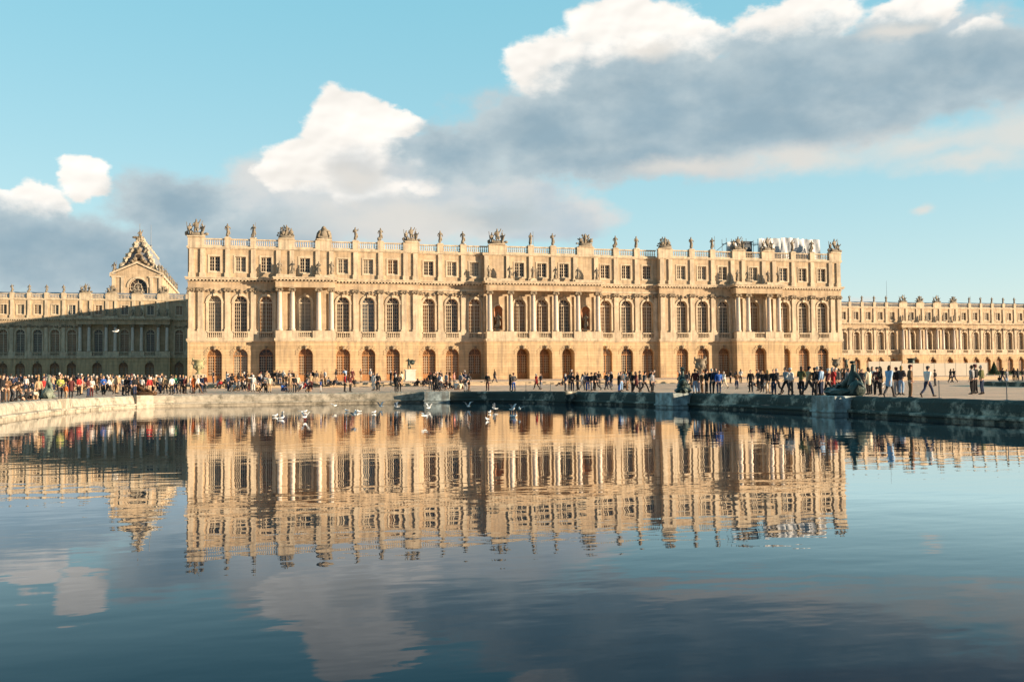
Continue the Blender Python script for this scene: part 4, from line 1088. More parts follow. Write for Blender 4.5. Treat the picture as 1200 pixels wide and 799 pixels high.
# --- chapel behind the left wing
def chapel():
    E=empty('chapel',(0,128,0)); tag(E,'steep-roofed stone chapel with round gable window behind the left wing','chapel')
    x0,x1=-89.2,-75.7; xc=(x0+x1)/2; ez=31.9; gz=35.0; D=58
    mb=MB(); z0=20
    # front gable wall with big arched window
    P=arch_pts(xc+.25,2.5,28.4,16); y=0
    mb.quad([(x0,y,z0),(xc-2.25,y,z0),(xc-2.25,y,ez),(x0,y,ez)]); mb.quad([(xc+2.75,y,z0),(x1,y,z0),(x1,y,ez),(xc+2.75,y,ez)])
    for p,q in zip(P,P[1:]):
        mb.quad([(p[0],y,p[1]),(q[0],y,q[1]),(q[0],y,ez),(p[0],y,ez)]); mb.quad([(p[0],y,p[1]),(p[0],y+.8,p[1]),(q[0],y+.8,q[1]),(q[0],y,q[1])])
    mb.quad([(xc-2.25,y,z0),(xc-2.25,y+.8,z0),(xc-2.25,y+.8,28.4),(xc-2.25,y,28.4)]); mb.quad([(xc+2.75,y,z0),(xc+2.75,y+.8,z0),(xc+2.75,y+.8,28.4),(xc+2.75,y,28.4)])
    mb.bm.faces.new([mb.bm.verts.new(p) for p in ((x0,y,ez),(x1,y,ez),(xc,y,gz))])
    mb.quad([(x1,0,z0),(x1,D,z0),(x1,D,ez),(x1,0,ez)]); mb.quad([(x0,0,z0),(x0,D,z0),(x0,D,ez),(x0,0,ez)])
    mb.build('wall',M['stone'],E,fix=False)
    # raking cornices
    c=MB()
    for s,xa in ((-1,x0),(1,x1)):
        a=Vector((xa+s*.5,-.4,ez)); b_=Vector((xc,-.4,gz+.25)); u=Vector((0,0,.55)); d=Vector((0,1.0,0))
        A=[a,a+u,b_+u,b_]; B=[p+d for p in A]
        for q in ([A[0],A[1],A[2],A[3]],[B[3],B[2],B[1],B[0]],[A[1],B[1],B[2],A[2]],[A[0],A[3],B[3],B[0]]): c.quad(q)
    c.box(x1-.02,x1+.55,-.2,D,ez-.5,ez+.1); c.box(x0-.55,x0+.02,-.2,D,ez-.5,ez+.1)
    for x in (x0+.5,x0+2.9,x1-2.9,x1-.5): c.box(x-.42,x+.42,-.25,.0,z0,ez-.7)
    for k in range(9): c.box(x1-.0,x1+.28,1+k*6.4,2.0+k*6.4,z0,ez-.5)
    c.box(x0-.1,x0+3.6,-.35,-.0,ez-.75,ez-.35); c.box(x1-3.6,x1+.1,-.35,-.0,ez-.75,ez-.35)
    Q=arch_pts(xc+.25,3.0,28.4,16)
    for i in range(16): c.quad([(P[i][0],-.2,P[i][1]),(P[i+1][0],-.2,P[i+1][1]),(Q[i+1][0],-.2,Q[i+1][1]),(Q[i][0],-.2,Q[i][1])]); c.quad([(Q[i][0],-.2,Q[i][1]),(Q[i+1][0],-.2,Q[i+1][1]),(Q[i+1][0],0,Q[i+1][1]),(Q[i][0],0,Q[i][1])])
    c.build('cornice',M['trim'],E)
    w=MB(); w.box(xc-2.3,xc+2.8,.72,.76,z0,31.2); g=w.build('gable_window',M['glass'],E)
    f=MB(); cx=xc+.25
    for dx in (-1.2,0,1.2): f.box(cx+dx-.07,cx+dx+.07,.55,.7,24,28.3)
    for z in (25.2,26.4,27.6): f.box(cx-2.4,cx+2.4,.56,.69,z-.06,z+.06)
    for r in (1.0,2.2):
        for i in range(16):
            a=2*PI*i/16;b2=2*PI*(i+1)/16; f.tube((cx+r*math.cos(a),.6,28.6+r*math.sin(a)),(cx+r*math.cos(b2),.6,28.6+r*math.sin(b2)),.09,4)
    for i in range(8):
        a=PI*i/4; f.tube((cx+math.cos(a),.6,28.6+math.sin(a)),(cx+2.3*math.cos(a),.6,28.6+2.3*math.sin(a)),.07,4)
    f.build('tracery',M['frame'],g)
    # steep roof
    r=MB(); a=(x0+1.2,1.0,ez+.3); b_=(x1-1.2,1.0,ez+.3); c_=(xc+.6,2.8,43.2); a2=(x0+1.2,D,ez+.3); b2=(x1-1.2,D,ez+.3); c2=(xc+.6,D-2,43.2)
    r.bm.faces.new([r.bm.verts.new(p) for p in (a,b_,c_)]); r.quad([b_,b2,c2,c_]); r.quad([a,c_,c2,a2]); r.build('roof',M['slate'],E,fix=False)
    o=MB()
    for p,q in ((a,c_),(b_,c_)): o.tube(p,q,.55,6,.4)
    o.tube(c_,c2,.35,6)
    for k in range(7):
        t=(k+.5)/7
        for p in (a,b_): o.ball(Vector(p).lerp(Vector(c_),t),.85,2,(1,1,1),.3)
    for k in range(14): t=(k+.5)/14; o.ball(Vector(c_).lerp(Vector(c2),t),.45,1,(1,1,1.5),.3)
    o.build('ridge_ornament',M['carving_pale'],E)
    o=MB(); 
    o.tube((xc+.3,1.0,37.2),(xc+.3,1.9,37.2),1.15,16); o.box(xc-1.0,xc+1.6,1.0,2.2,34.6,36.4)
    for s in (-1,1):
        for k in range(5): o.ball((xc+.3+s*(1.0+k*.75),.8,36.6-k*.75),.62-.05*k,2,(1,.8,1),.22)
    o.ball((xc+.3,1.2,39.2),.8,2,(1,.8,1.3),.2)
    l=o.build('dormer',M['carving'],E)
    o=MB(); o.tube((xc+.3,.9,37.2),(xc+.3,1.0,37.2),.75,16); o.build('pane',M['glass'],l)
    o=MB(); robed(o,Matrix.Translation((xc+.5,2.6,42.6))@Matrix.Scale(1.6,4),random.Random(1),True,1); o.ball((xc-.4,2.4,43.0),.7,2,(1.6,.8,.6),.25); o.tube((xc+.4,2.6,45),(xc+.4,2.6,47),.06,4)
    o.build('finial',M['carving'],E)
    o=MB(); o.tube((x1-6,30,42),(x1-6,30,51),.12,5,.05); o.ball((x1-6,30,44),.5,1,(1,1,1.6)); o.build('spire_rod',M['lead'],E)
    for i in range(7): statue(x1-.1,128+1.5+i*8.5,ez+.1,f'statue on the chapel flank, {on[i]} from the gable','statues along the chapel eaves',q=i%5,s=1.25)
    statue(x0+.6,128.2,ez+.1,'statue on the left corner of the chapel gable','statues on the chapel gable corners',q=1,s=1.5)
    statue(x1-.8,128.2,ez+.1,'statue on the right corner of the chapel gable','statues on the chapel gable corners',q=2,s=1.35)
chapel()
# --- roof works on the right: white sheeting and dark scaffold
E=empty('sheeted_scaffold',(0,0,0)); tag(E,'white sheeting on scaffold poles behind the roof balustrade at the right end','scaffold')
rg=random.Random(8)
for (xa,xb,zt,y) in ((44.6,49.3,27.9,2.2),(49.35,53.3,28.1,2.2),(53.35,57.9,27.9,2.2),(38.0,41.0,27.0,2.4)):
    s=MB(); n=14;m=8; V=[[s.bm.verts.new((xa+(xb-xa)*i/n,y+.12*math.sin(i*1.1+j*.5)+.05*math.sin(i*2.3-j)+rg.uniform(-.025,.025),AC1+.1+(zt+rg.uniform(-.12,.12)-AC1)*j/m)) for j in range(m+1)] for i in range(n+1)]
    for i in range(n):
        for j in range(m): s.bm.faces.new([V[i][j],V[i+1][j],V[i+1][j+1],V[i][j+1]])
    s.build('sheet',M['tarp'],E,smooth=True)
s=MB()
for x in (38.0,40.0,42.2,44.7,49.35,53.35,57.8): s.tube((x,2.7,AC1),(x,2.7,27.9),.05,5); s.tube((x,4.5,AC1),(x,4.5,27.9),.05,5); s.tube((x,2.7,26.8),(x,4.5,26.8),.05,5)
for z in (25.2,27.0):
    s.tube((38.0,2.75,z),(57.8,2.75,z),.05,5); s.tube((38.0,4.5,z),(57.8,4.5,z),.05,5)
s.tube((34.8,2.75,AC1+1),(38,2.75,27),.05,5)
s.build('scaffold_poles',M['steel'],E)
s=MB(); s.box(41.2,43.6,3.0,4.8,AC1+.1,27.3); s.box(39.6,43.8,2.9,4.9,27.3,27.42); s.build('site_cabin',M['steel'],E)
# masts
m_=MB(); m_.tube((0,0,0),(0,0,8),.07,5,.03); o=m_.build('antenna_mast',M['steel']); o.location=(155.5,118,25.0); tag(o,'thin antenna mast rising from the right wing roof','mast')
# ------------------------------------------------------------------ ground, steps, basins
POLY=[(-64,-166),(-64,-96),(-63,-86),(-60.5,-77),(-57,-74.5),(-37,-74.5),(-31,-76),(-25.5,-81),(-22,-91),(-20,-101),(-18,-112),(-18,-166)]
def smoothpoly(P):
    out=[]
    n=len(P)
    for i in range(n):
        a,b=Vector(P[i]),Vector(P[(i+1)%n])
        if (b-a).length<25 or True:
            out.append(a.lerp(b,.25) if (b-a).length<20 else a+(b-a).normalized()*4); out.append(a.lerp(b,.75) if (b-a).length<20 else b-(b-a).normalized()*4)
    return out
PS=smoothpoly(POLY); PS=smoothpoly(PS) 
PS2=[Vector((-p.x,p.y)) for p in PS]
def offset(P,d):
    n=len(P); A=sum(P[i].x*P[(i+1)%n].y-P[(i+1)%n].x*P[i].y for i in range(n)); sgn=1 if A>0 else -1
    out=[]
    for i in range(n):
        t=(P[(i+1)%n]-P[i-1]).normalized(); nrm=Vector((t.y,-t.x))*sgn
        out.append(P[i]+nrm*d)
    return out
from mathutils.geometry import tessellate_polygon
def flat(loops,z,name,m,kind):
    L3=[[Vector((p[0],p[1],z)) for p in l] for l in loops]
    tris=tessellate_polygon(L3); V=[v for l in L3 for v in l]
    me=bpy.data.meshes.new(name); me.from_pydata([tuple(v) for v in V],[],[tuple(t) for t in tris]); 
    bm=bmesh.new(); bm.from_mesh(me); bmesh.ops.recalc_face_normals(bm,faces=bm.faces)
    for f in bm.faces:
        if f.normal.z<0: f.normal_flip()
    bm.to_mesh(me); bm.free()
    o=link(name,me,m); tag(o,kind=kind); return o
# one ground sheet: flat terrace with two pool holes, ramp, steps and upper court
gm=bmesh.new()
outer=[(-3000,-3000),(3000,-3000),(3000,-72.0),(-3000,-72.0)]
hole1=[tuple(p) for p in offset(PS,1.02)]; hole2=[tuple(p) for p in offset(PS2,1.02)]
L3=[[Vector((p[0],p[1],0)) for p in l] for l in (outer,hole1,hole2)]
V=[gm.verts.new(v) for l in L3 for v in l]
for t in tessellate_polygon(L3):
    try: gm.faces.new([V[i] for i in t])
    except ValueError: pass
prof=[(-72,0),(-52,.45),(-2,1.2),(3000,1.2)]
prof=[(-72,0),(-52,.45),(-48.0,.47),(-47.9,.95),(-2,1.2),(3000,1.2)]
for (a,za),(b_,zb) in zip(prof,prof[1:]):
    gm.faces.new([gm.verts.new(p) for p in ((-3000,a,za),(3000,a,za),(3000,b_,zb),(-3000,b_,zb))])
for f in gm.faces:
    f.normal_update()
    if f.normal.z<0: f.normal_flip()
me=bpy.data.meshes.new('ground'); gm.to_mesh(me); gm.free(); o=link('ground',me,M['gravel']); tag(o,kind='structure')
s=MB()
for i in range(4): s.box(-120,120,-50.2+.55*i,-47.85,.40+.14*i+(.0),.40+.14*(i+1)-.002*i)
o=s.build('terrace_steps',M['step']); tag(o,kind='structure')
def rim(P,name,label,cat='pool rim',lift=0):
    """coping: rounded nosing, sloping worn face, projecting ledge, vertical foot"""
    E=empty(name,(0,0,0)); tag(E,label,cat)
    n=len(P); pr=[(1.1,-.02),(1.05,.05),(.35,.08),(.12,.04),(.0,-.12),(-.05,-.40),(-.08,-.62)]; rg=random.Random(4)
    if lift: pr=[(1.12,-.02),(1.1,lift)]+[(d,z+lift) for d,z in pr[1:5]]+pr[5:]
    # resample
    R=[]
    for i in range(n):
        a,b=P[i],P[(i+1)%n]; k=max(1,int((b-a).length/.7))
        for j in range(k): R.append(a.lerp(b,j/k))
    def strip(prof,nm,m,jit):
        mb=MB(); rings=[]
        offs={d:offset(R,d) for d,_ in prof}
        rows=[[mb.bm.verts.new((q.x+rg.uniform(-jit,jit),q.y+rg.uniform(-jit,jit),z+rg.uniform(-jit,jit))) for q in offs[d]] for d,z in prof]
        for a,b in zip(rows,rows[1:]):
            for i in range(len(R)):
                j=(i+1)%len(R); mb.bm.faces.new([a[i],a[j],b[j],b[i]])
        return mb.build(nm,m,E,smooth=False)
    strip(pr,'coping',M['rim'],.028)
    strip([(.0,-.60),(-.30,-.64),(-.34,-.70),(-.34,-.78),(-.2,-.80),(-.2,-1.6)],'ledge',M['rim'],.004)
    return E
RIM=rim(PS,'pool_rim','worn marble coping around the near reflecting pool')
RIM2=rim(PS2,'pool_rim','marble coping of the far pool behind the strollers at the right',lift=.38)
# pedestals blocks built into the rim
for (x,y,L_,rz,lab) in ((-64.2,-89.0,2.2,.1,None),(-59.8,-75.2,3.0,-.5,None),(-32.6,-75.6,2.4,.2,None),(-23.2,-87.5,1.9,1.2,None),(-20.0,-103.0,2.3,1.35,None),(-17.9,-120.3,2.3,PI/2,None)):
    b=MB(); w=1.15; b.box(-L_/2,L_/2,-w,w*.5,-1.2,.10); b.box(-L_/2-.08,L_/2+.08,-w-.10,w*.5,-.80,-.68)
    bmesh.ops.bevel(b.bm,geom=b.bm.edges[:],offset=.03,segments=2,affect='EDGES')
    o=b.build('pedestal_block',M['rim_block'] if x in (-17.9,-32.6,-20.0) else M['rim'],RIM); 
    # outward = away from pool; rotate so -y side faces the pool
    ang={-64.2:PI/2,-59.8:-.8+0*PI,-32.6:-.25,-23.2:-1.2,-20.0:-1.4,-17.9:-PI/2}[x]
    o.location=(x,y,0); o.rotation_euler=(0,0,ang)
def waterloop(P): return [tuple(p) for p in offset(P,-.15)]
# water
wm=bpy.data.materials.new('pool_water'); wm.use_nodes=True; nt=wm.node_tree; b=nt.nodes['Principled BSDF']
b.inputs['Base Color'].default_value=(.002,.020,.030,1); b.inputs['Roughness'].default_value=.015; b.inputs['IOR'].default_value=1.21; b.inputs['Specular IOR Level'].default_value=.5
geo=nt.nodes.new('ShaderNodeNewGeometry')
def noise(scale,detail,sx,sy,rot=0):
    mp=nt.nodes.new('ShaderNodeMapping'); mp.inputs['Scale'].default_value=(sx,sy,1); mp.inputs['Rotation'].default_value=(0,0,rot); nt.links.new(geo.outputs['Position'],mp.inputs['Vector'])
    n=nt.nodes.new('ShaderNodeTexNoise'); n.inputs['Scale'].default_value=scale; n.inputs['Detail'].default_value=detail; n.inputs['Roughness'].default_value=.5; nt.links.new(mp.outputs[0],n.inputs['Vector']); return n.outputs['Fac']
a1=noise(.9,2,.6,1.2,.25); a2=noise(4.0,2,.7,1.0,-.3); a3=noise(.12,2,1,1)
def mth(op,x,y):
    m=nt.nodes.new('ShaderNodeMath'); m.operation=op
    for i,v in enumerate((x,y)):
        if isinstance(v,(int,float)): m.inputs[i].default_value=v
        else: nt.links.new(v,m.inputs[i])
    return m.outputs[0]
amp=mth('ADD',mth('MULTIPLY',a3,1.6),-.35)
a4=noise(2.3,2,.55,1.0,.1)
h_=mth('ADD',mth('ADD',mth('MULTIPLY',a1,.016),mth('MULTIPLY',mth('MULTIPLY',a4,.011),mth('MAXIMUM',amp,.15))),mth('MULTIPLY',mth('MULTIPLY',a2,.0022),amp))
bp=nt.nodes.new('ShaderNodeBump'); bp.inputs['Strength'].default_value=1; bp.inputs['Distance'].default_value=1.0*WAVE
nt.links.new(h_,bp.inputs['Height'])
fr=nt.nodes.new('ShaderNodeFresnel'); fr.inputs['IOR'].default_value=1.33; nt.links.new(bp.outputs[0],fr.inputs['Normal'])
fac=mth('MINIMUM',mth('MULTIPLY',mth('POWER',fr.outputs[0],2.4),4.4),.84)
gs=nt.nodes.new('ShaderNodeBsdfGlossy'); gs.inputs['Roughness'].default_value=.01; gs.inputs['Color'].default_value=(1,1,1,1); nt.links.new(bp.outputs[0],gs.inputs['Normal'])
df=nt.nodes.new('ShaderNodeBsdfDiffuse'); df.inputs['Color'].default_value=(.002,.026,.046,1)
ms=nt.nodes.new('ShaderNodeMixShader'); nt.links.new(fac,ms.inputs[0]); nt.links.new(df.outputs[0],ms.inputs[1]); nt.links.new(gs.outputs[0],ms.inputs[2])
nt.links.new(ms.outputs[0],nt.nodes['Material Output'].inputs['Surface'])
for P,nm in ((PS,'pool_water'),(PS2,'far_pool_water')): flat([waterloop(P)],WZ,nm,wm,'structure')
# ------------------------------------------------------------------ bronzes, vases, plinths
def reclining(name,x,y,z,rz,s,m,lab,big=False):
    E=empty(name,(x,y,z),rz); E.scale=(s,)*3
    V,Ed=chain([[(0,0,.42,(.24,.2)),(-.28,.0,.72,(.25,.2)),(-.48,0,1.02,(.27,.2)),(-.55,0,1.28,(.11,.11)),(-.56,-.04,1.48,(.14,.15)),(-.57,0,1.66,(.11,.12))],
      [0,(.45,-.18,.62,.15),(.95,-.22,.30,.10),(1.15,-.35,.22,.06)],[0,(.5,.15,.35,.16),(1.05,.12,.25,.10),(1.3,.0,.2,.06)],
      [2,(-.75,-.1,1.08,.11),(-.95,-.15,.75,.08),(-.92,-.35,.5,.06)],[2,(-.25,-.2,1.12,.11),(.05,-.3,.95,.08),(.3,-.3,1.05,.06)]])
    me=skin(V,Ed,1,name='body'); o=link('figure',me,M[m],E)
    mb=MB(); rg=random.Random(int(x)); mb.ball((.1,.05,.18),1,3,(1.35,.62,.24),.10,rg); mb.ball((-.95,.1,.35),.42,2,(1,1,1.1),.12,rg); mb.ball((1.1,.15,.2),.3,2,(1,1,.8),.15,rg)
    mb.build('rock_base',M[m],E)
    mb=MB()
    for k in range(16):
        a=rg.uniform(-1.2,1.2); mb.tube((a,-.28,.12+.1*rg.random()),(a+rg.uniform(-.3,.3),rg.uniform(-.1,.2),.5+.25*rg.random()-abs(a)*.15),.07,6,.04)
    for k in range(6): mb.ball((rg.uniform(-.9,1.1),rg.uniform(-.3,.3),rg.uniform(.25,.5)),rg.uniform(.12,.2),1,(1,1,1),.25,rg)
    mb.tube((-.56,0,1.0),(-.62,.16,.5),.17,8,.22); mb.ball((-.57,.02,1.72),.14,2,(1,1,.6),.18,rg)
    mb.build('drapery',M[m],E)
    if big:
        mb=MB(); mb.ball((1.0,.1,.75),.28,2,(1,1,1),.05,rg); mb.tube((.95,.05,.3),(1.0,.1,.8),.16,7); mb.tube((-.9,-.1,.8),(-1.35,-.1,1.7),.06,6); mb.ball((-1.35,-.1,1.75),.16,1,(1,1,1),.2,rg)
        mb.build('child_figure',M[m],E)
    tag(E,lab,'bronze statue','reclining bronzes on the pool rims'); return E
reclining('reclining_bronze',-64.6,-88.6,.09,PI/2+.3,1.0,'bronze_pale','pale green reclining bronze on the sunlit left rim, among seated visitors')
reclining('reclining_bronze',-59.3,-74.6,.09,-.2,.85,'bronze_brown','brown reclining bronze at the far left corner of the pool')
reclining('reclining_bronze',-19.6,-103,.09,-PI/2-.5,1.0,'bronze','dark bronze on the right rim in front of the stone vase',True)
reclining('reclining_bronze',-17.3,-119.9,.09,PI/2+.1,1.08,'bronze','large dark reclining bronze on the pale block of the right rim')
def vase(x,y,z,s,lab,m='trim',fig=True,name='garden_vase'):
    E=empty(name,(x,y,z)); E.scale=(s,)*3
    mb=MB(); mb.box(-.55,.55,-.55,.55,0,1.0); mb.box(-.65,.65,-.65,.65,1.0,1.14); mb.box(-.65,.65,-.65,.65,0,.15); mb.build('pedestal',M['trim'],E)
    mb=MB(); mb.lathe([(.4,1.14),(.42,1.2),(.16,1.4),(.18,1.55),(.46,1.75),(.58,2.05),(.52,2.4),(.50,2.55),(.68,2.75),(.74,2.82),(.66,2.86)],n=20); mb.build('bowl',M[m],E,smooth=True)
    if fig:
        mb=MB(); rg=random.Random(int(x))
        for a in range(8): mb.ball((.52*math.cos(a*PI/4),.52*math.sin(a*PI/4),2.0),.15,1,(1,1,1.6),.2,rg)
        for s_ in (-1,1):
            mb.tube((s_*.5,0,2.1),(s_*.8,0,2.45),.06,6); mb.tube((s_*.8,0,2.45),(s_*.66,0,2.85),.05,6); mb.ball((s_*.66,0,2.95),.14,1,(1,1,1.2),.1,rg)
        mb.build('handles',M[m],E)
    tag(E,lab,'vase','carved vases on the palace terrace'); return E
M['vase']=mat('mossy_vase_stone',(.33,.31,.17),noise=.5,nscale=3,bump=.4)
vase(-57.0,-30,1.02,1.12,'carved stone vase with figures at the left corner of the golden palace','vase')
vase(4.2,-56,.36,1.1,'carved stone vase behind the dark bronze, right of the central portico','statue')
vase(46.6,-20,1.08,1.05,'weathered vase at the right corner of the golden palace','statue')
vase(65.2,-15,1.12,1.1,'dark bronze urn in front of the right wing','bronze',False,'bronze_urn')
# standing bronze with arm stretched on white plinth
E=empty('bronze_statue',(-26.8,-20,1.08)); tag(E,'dark winged bronze figure on a white marble plinth before the facade','bronze statue')
mb=MB(); mb.box(-.72,.72,-.72,.72,0,1.6); mb.box(-.82,.82,-.82,.82,1.6,1.75); mb.box(-.85,.85,-.85,.85,0,.2); mb.build('plinth',M['white_stone'],E)
V,Ed=chain([[(-.2,0,2.75,(.16,.14)),(-.2,0,3.1,(.2,.15)),(-.2,0,3.3,(.08,.08)),(-.22,-.03,3.48,(.11,.12))],[0,(-.3,0,2.3,.12),(-.3,.02,1.8,.08)],[0,(0,0,2.35,.12),(.15,.1,1.85,.08)],[1,(-.45,0,3.15,.08),(-.7,0,3.0,.06)],[1,(.1,0,3.15,.08),(.5,0,3.05,.08),(.95,0,3.12,.05)]])
link('figure',skin(V,Ed,1),M['bronze'],E)
mb=MB(); mb.ball((.3,.05,2.85),.42,2,(1,.35,.9),.15); mb.build('drapery',M['bronze'],E)
# small dark statue mirror image right of the right corner vase
E=empty('bronze_statue',(48.6,-20,1.08)); tag(E,'dark bronze figure with raised arm beside the vase at the right palace corner','bronze statue')
mb=MB(); mb.box(-.6,.6,-.6,.6,0,1.3); mb.box(-.7,.7,-.7,.7,1.3,1.42); mb.build('plinth',M['trim'],E)
V,Ed=chain([[(0,0,2.3,(.16,.14)),(0,0,2.65,(.2,.15)),(0,0,2.85,(.08,.08)),(-.02,-.03,3.03,(.11,.12))],[0,(-.1,0,1.9,.12),(-.1,.02,1.5,.08)],[0,(.2,0,1.95,.12),(.35,.1,1.5,.08)],[1,(-.25,0,2.7,.08),(-.5,0,2.5,.06)],[1,(.3,0,2.75,.08),(.6,0,3.1,.06)]])
link('figure',skin(V,Ed,1),M['bronze'],E)
# hoarding
n=0
E=empty('site_hoarding',(0,0,0)); tag(E,'long white painted hoarding before the right wing','hoarding')
x=49.5
while x<71.5:
    h=2.15 if x>54 else 2.5
    b=MB(); b.box(x,x+2.05,-25,-24.93,1.05,1.05+h); b.build('panel',M['hoard'],E)
    b=MB(); b.box(x+2.06,x+2.12,-25.03,-24.9,1.05,1.1+h); b.build('post',M['hoard'],E); x+=2.14
b=MB(); b.box(50,71,-24.6,-24.55,1.1,2.3); b.build('brace',M['steel'],E)
# topiary cones, hedge
for i,(x,y) in enumerate(((74.3,-25),(86,-25))):
    E=empty('clipped_cone_shrub',(x,y,1.08)); tag(E,'dark clipped yew cone right of the white hoarding' if i==0 else 'dark clipped yew cone near the right frame edge','shrub','clipped yew cones')
    b=MB(); b.lathe([(.1,0),(.12,.35)],n=7); b.build('trunk',M['oak'],E)
    b=MB(); rg=random.Random(i)
    for k in range(900):
        z=rg.random()**1.3*2.1; r=(1-z/2.1)*.8*rg.uniform(.8,1.05); a=rg.uniform(0,2*PI); c=Vector((r*math.cos(a),r*math.sin(a),z+.2)); u=Vector([rg.uniform(-1,1) for _ in range(3)]).normalized()*.09; v=Vector([rg.uniform(-1,1) for _ in range(3)]).normalized()*.09
        b.quad([c-u,c+v,c+u,c-v])
    b.lathe([(.72,.22),(.45,1.1),(.04,2.15)],n=12); b.build('crown',M['leaf'],E,fix=False)
b=MB(); rg=random.Random(2); b.box(72.5,110,-23.6,-22.9,1.0,1.62)
for k in range(5000):
    c=Vector((rg.uniform(72.5,110),rg.uniform(-23.7,-22.8),1.62+rg.uniform(-.3,.12))); u=Vector([rg.uniform(-1,1) for _ in range(3)]).normalized()*.1; v=Vector([rg.uniform(-1,1) for _ in range(3)]).normalized()*.1; b.quad([c-u,c+v,c+u,c-v])
o=b.build('low_hedge',M['leaf'],fix=False); tag(o,'low dark clipped hedge behind the far pool at the right','hedge')
# thin rope posts
PLAB=['left of the central doors, by the pool corner','just right of the first post by the pool corner','near the blue-jacketed visitor on the right rim','before the right portico on the right rim','behind the dark reclining bronze','before the white hoarding on the right rim','rightmost, by the strollers on the right rim']
for i,(x,y) in enumerate(((-23.2,-73.4),(-21.3,-75.6),(-15.9,-106.6),(-15.5,-111.2),(-13.5,-119.0),(-15.9,-125.9),(-16.3,-131.0))):
    E=empty('rope_post',(x,y,0)); b=MB(); b.tube((0,0,0),(0,0,.92),.022,6); b.build('stake',M['steel'],E); b=MB(); b.lathe([(.14,0),(.14,.03),(.03,.05)],n=10); b.build('foot',M['steel'],E)
    tag(E,'thin dark metal post '+PLAB[i],'post','thin posts around the pool')
# gulls
def gull_meshes(kind):
    V,Ed=chain([[(0,.16,.10,.035),(0,.05,.09,.065),(0,-.07,.11,.06),(0,-.13,.17,.034),(0,-.15,.22,.034)],[0,(0,.26,.12,.018)]])
    body=skin(V,Ed,1,name='gull')
    w=MB()
    for s in (-1,1):
        if kind==0: w.ball((s*.05,.08,.10),.05,1,(.5,2.6,.8)); 
        else:
            up=.28 if kind==1 else .10
            a=[(s*.04,-.06,.12),(s*.04,.06,.12)]; b=[(s*.26,-.12,.12+up),(s*.26,.03,.12+up)]; c=[(s*.50,-.02,.12+up*1.15),(s*.50,.03,.12+up*1.15)]
            for p,q in ((a,b),(b,c)):
                for dz in (0,.012): w.quad([(p[0][0],p[0][1],p[0][2]+dz),(q[0][0],q[0][1],q[0][2]+dz),(q[1][0],q[1][1],q[1][2]+dz),(p[1][0],p[1][1],p[1][2]+dz)])
    k=MB(); k.tube((0,-.17,.215),(0,-.225,.205),.011,5,.004)
    return body,w.data('wings'),k.data('beak')
GMS=[gull_meshes(k) for k in range(3)]
GT={0:'floating with folded wings',1:'with wings raised',2:'flapping low over the water'}
go=sorted(GULLS); 
for i,(x,y,k) in enumerate(go):
    bm_,wg,bk=GMS[k]
    o=link('gull',bm_,M['gull'],None,(x,y,WZ-.03+(.12 if k==1 else .3 if k==2 else 0)),(0,0,rnd.uniform(-PI,PI)),1.0)
    link('wings',wg,M['gull_wing'],o); link('beak',bk,M['beak'],o)
    tag(o,f"white gull {GT[k]} on the pool, {['first','second','third','fourth','fifth','sixth','seventh','eighth','ninth','tenth','eleventh','twelfth','thirteenth','fourteenth','fifteenth','sixteenth','seventeenth','eighteenth','nineteenth','twentieth','twenty-first','twenty-second'][i]} gull from the left",'gull','gulls on the pool')
bm_,wg,bk=GMS[2]
o=link('gull',bm_,M['gull'],None,(-63.5,-60,6.4),(0,0,1.6),1.6); link('wings',wg,M['gull_wing'],o); link('beak',bk,M['beak'],o); tag(o,'lone white gull flying in front of the shaded wing','gull','gulls on the pool')
# ------------------------------------------------------------------ world
EL=math.radians(SUN_EL); AZ=math.radians(60)
sd=Vector((math.sin(AZ)*math.cos(EL),-math.cos(AZ)*math.cos(EL),math.sin(EL)))
sl=bpy.data.lights.new('sun','SUN'); sl.energy=SUN_E; sl.angle=math.radians(.55); sl.color=SUN_C
so=bpy.data.objects.new('sun',sl); C.objects.link(so); so.rotation_euler=sd.to_track_quat('Z','Y').to_euler()
w=bpy.data.worlds.new('World'); scene.world=w; w.use_nodes=True; nt=w.node_tree; N=nt.nodes; Lk=nt.links
bg=N['Background']
sky=N.new('ShaderNodeTexSky'); sky.sky_type='NISHITA'; sky.sun_disc=False; sky.sun_elevation=EL; sky.sun_rotation=math.atan2(sd.x,sd.y); sky.air_density=1.0; sky.dust_density=.6; sky.ozone_density=2.5
def m2(op,x,y=None,z=None,clamp=False):
    m=N.new('ShaderNodeMath'); m.operation=op; m.use_clamp=clamp
    for i,v in enumerate((x,y,z)):
        if v is None: continue
        if isinstance(v,(int,float)): m.inputs[i].default_value=v
        else: Lk.new(v,m.inputs[i])
    return m.outputs[0]
tc=N.new('ShaderNodeTexCoord'); sp=N.new('ShaderNodeSeparateXYZ'); Lk.new(tc.outputs['Generated'],sp.inputs[0])
azd=m2('MULTIPLY',m2('ARCTAN2',sp.outputs[0],sp.outputs[1]),180/PI); eld=m2('MULTIPLY',m2('ARCSINE',sp.outputs[2]),180/PI)
cb=N.new('ShaderNodeCombineXYZ'); Lk.new(azd,cb.inputs[0]); Lk.new(eld,cb.inputs[1])
def nz(scale,det,rough,off=(0,0,0),sc=(1,1.5,1)):
    mp=N.new('ShaderNodeMapping'); mp.inputs['Location'].default_value=off; mp.inputs['Scale'].default_value=sc; Lk.new(cb.outputs[0],mp.inputs['Vector'])
    n=N.new('ShaderNodeTexNoise'); n.inputs['Scale'].default_value=scale; n.inputs['Detail'].default_value=det; n.inputs['Roughness'].default_value=rough; Lk.new(mp.outputs[0],n.inputs['Vector']); return n
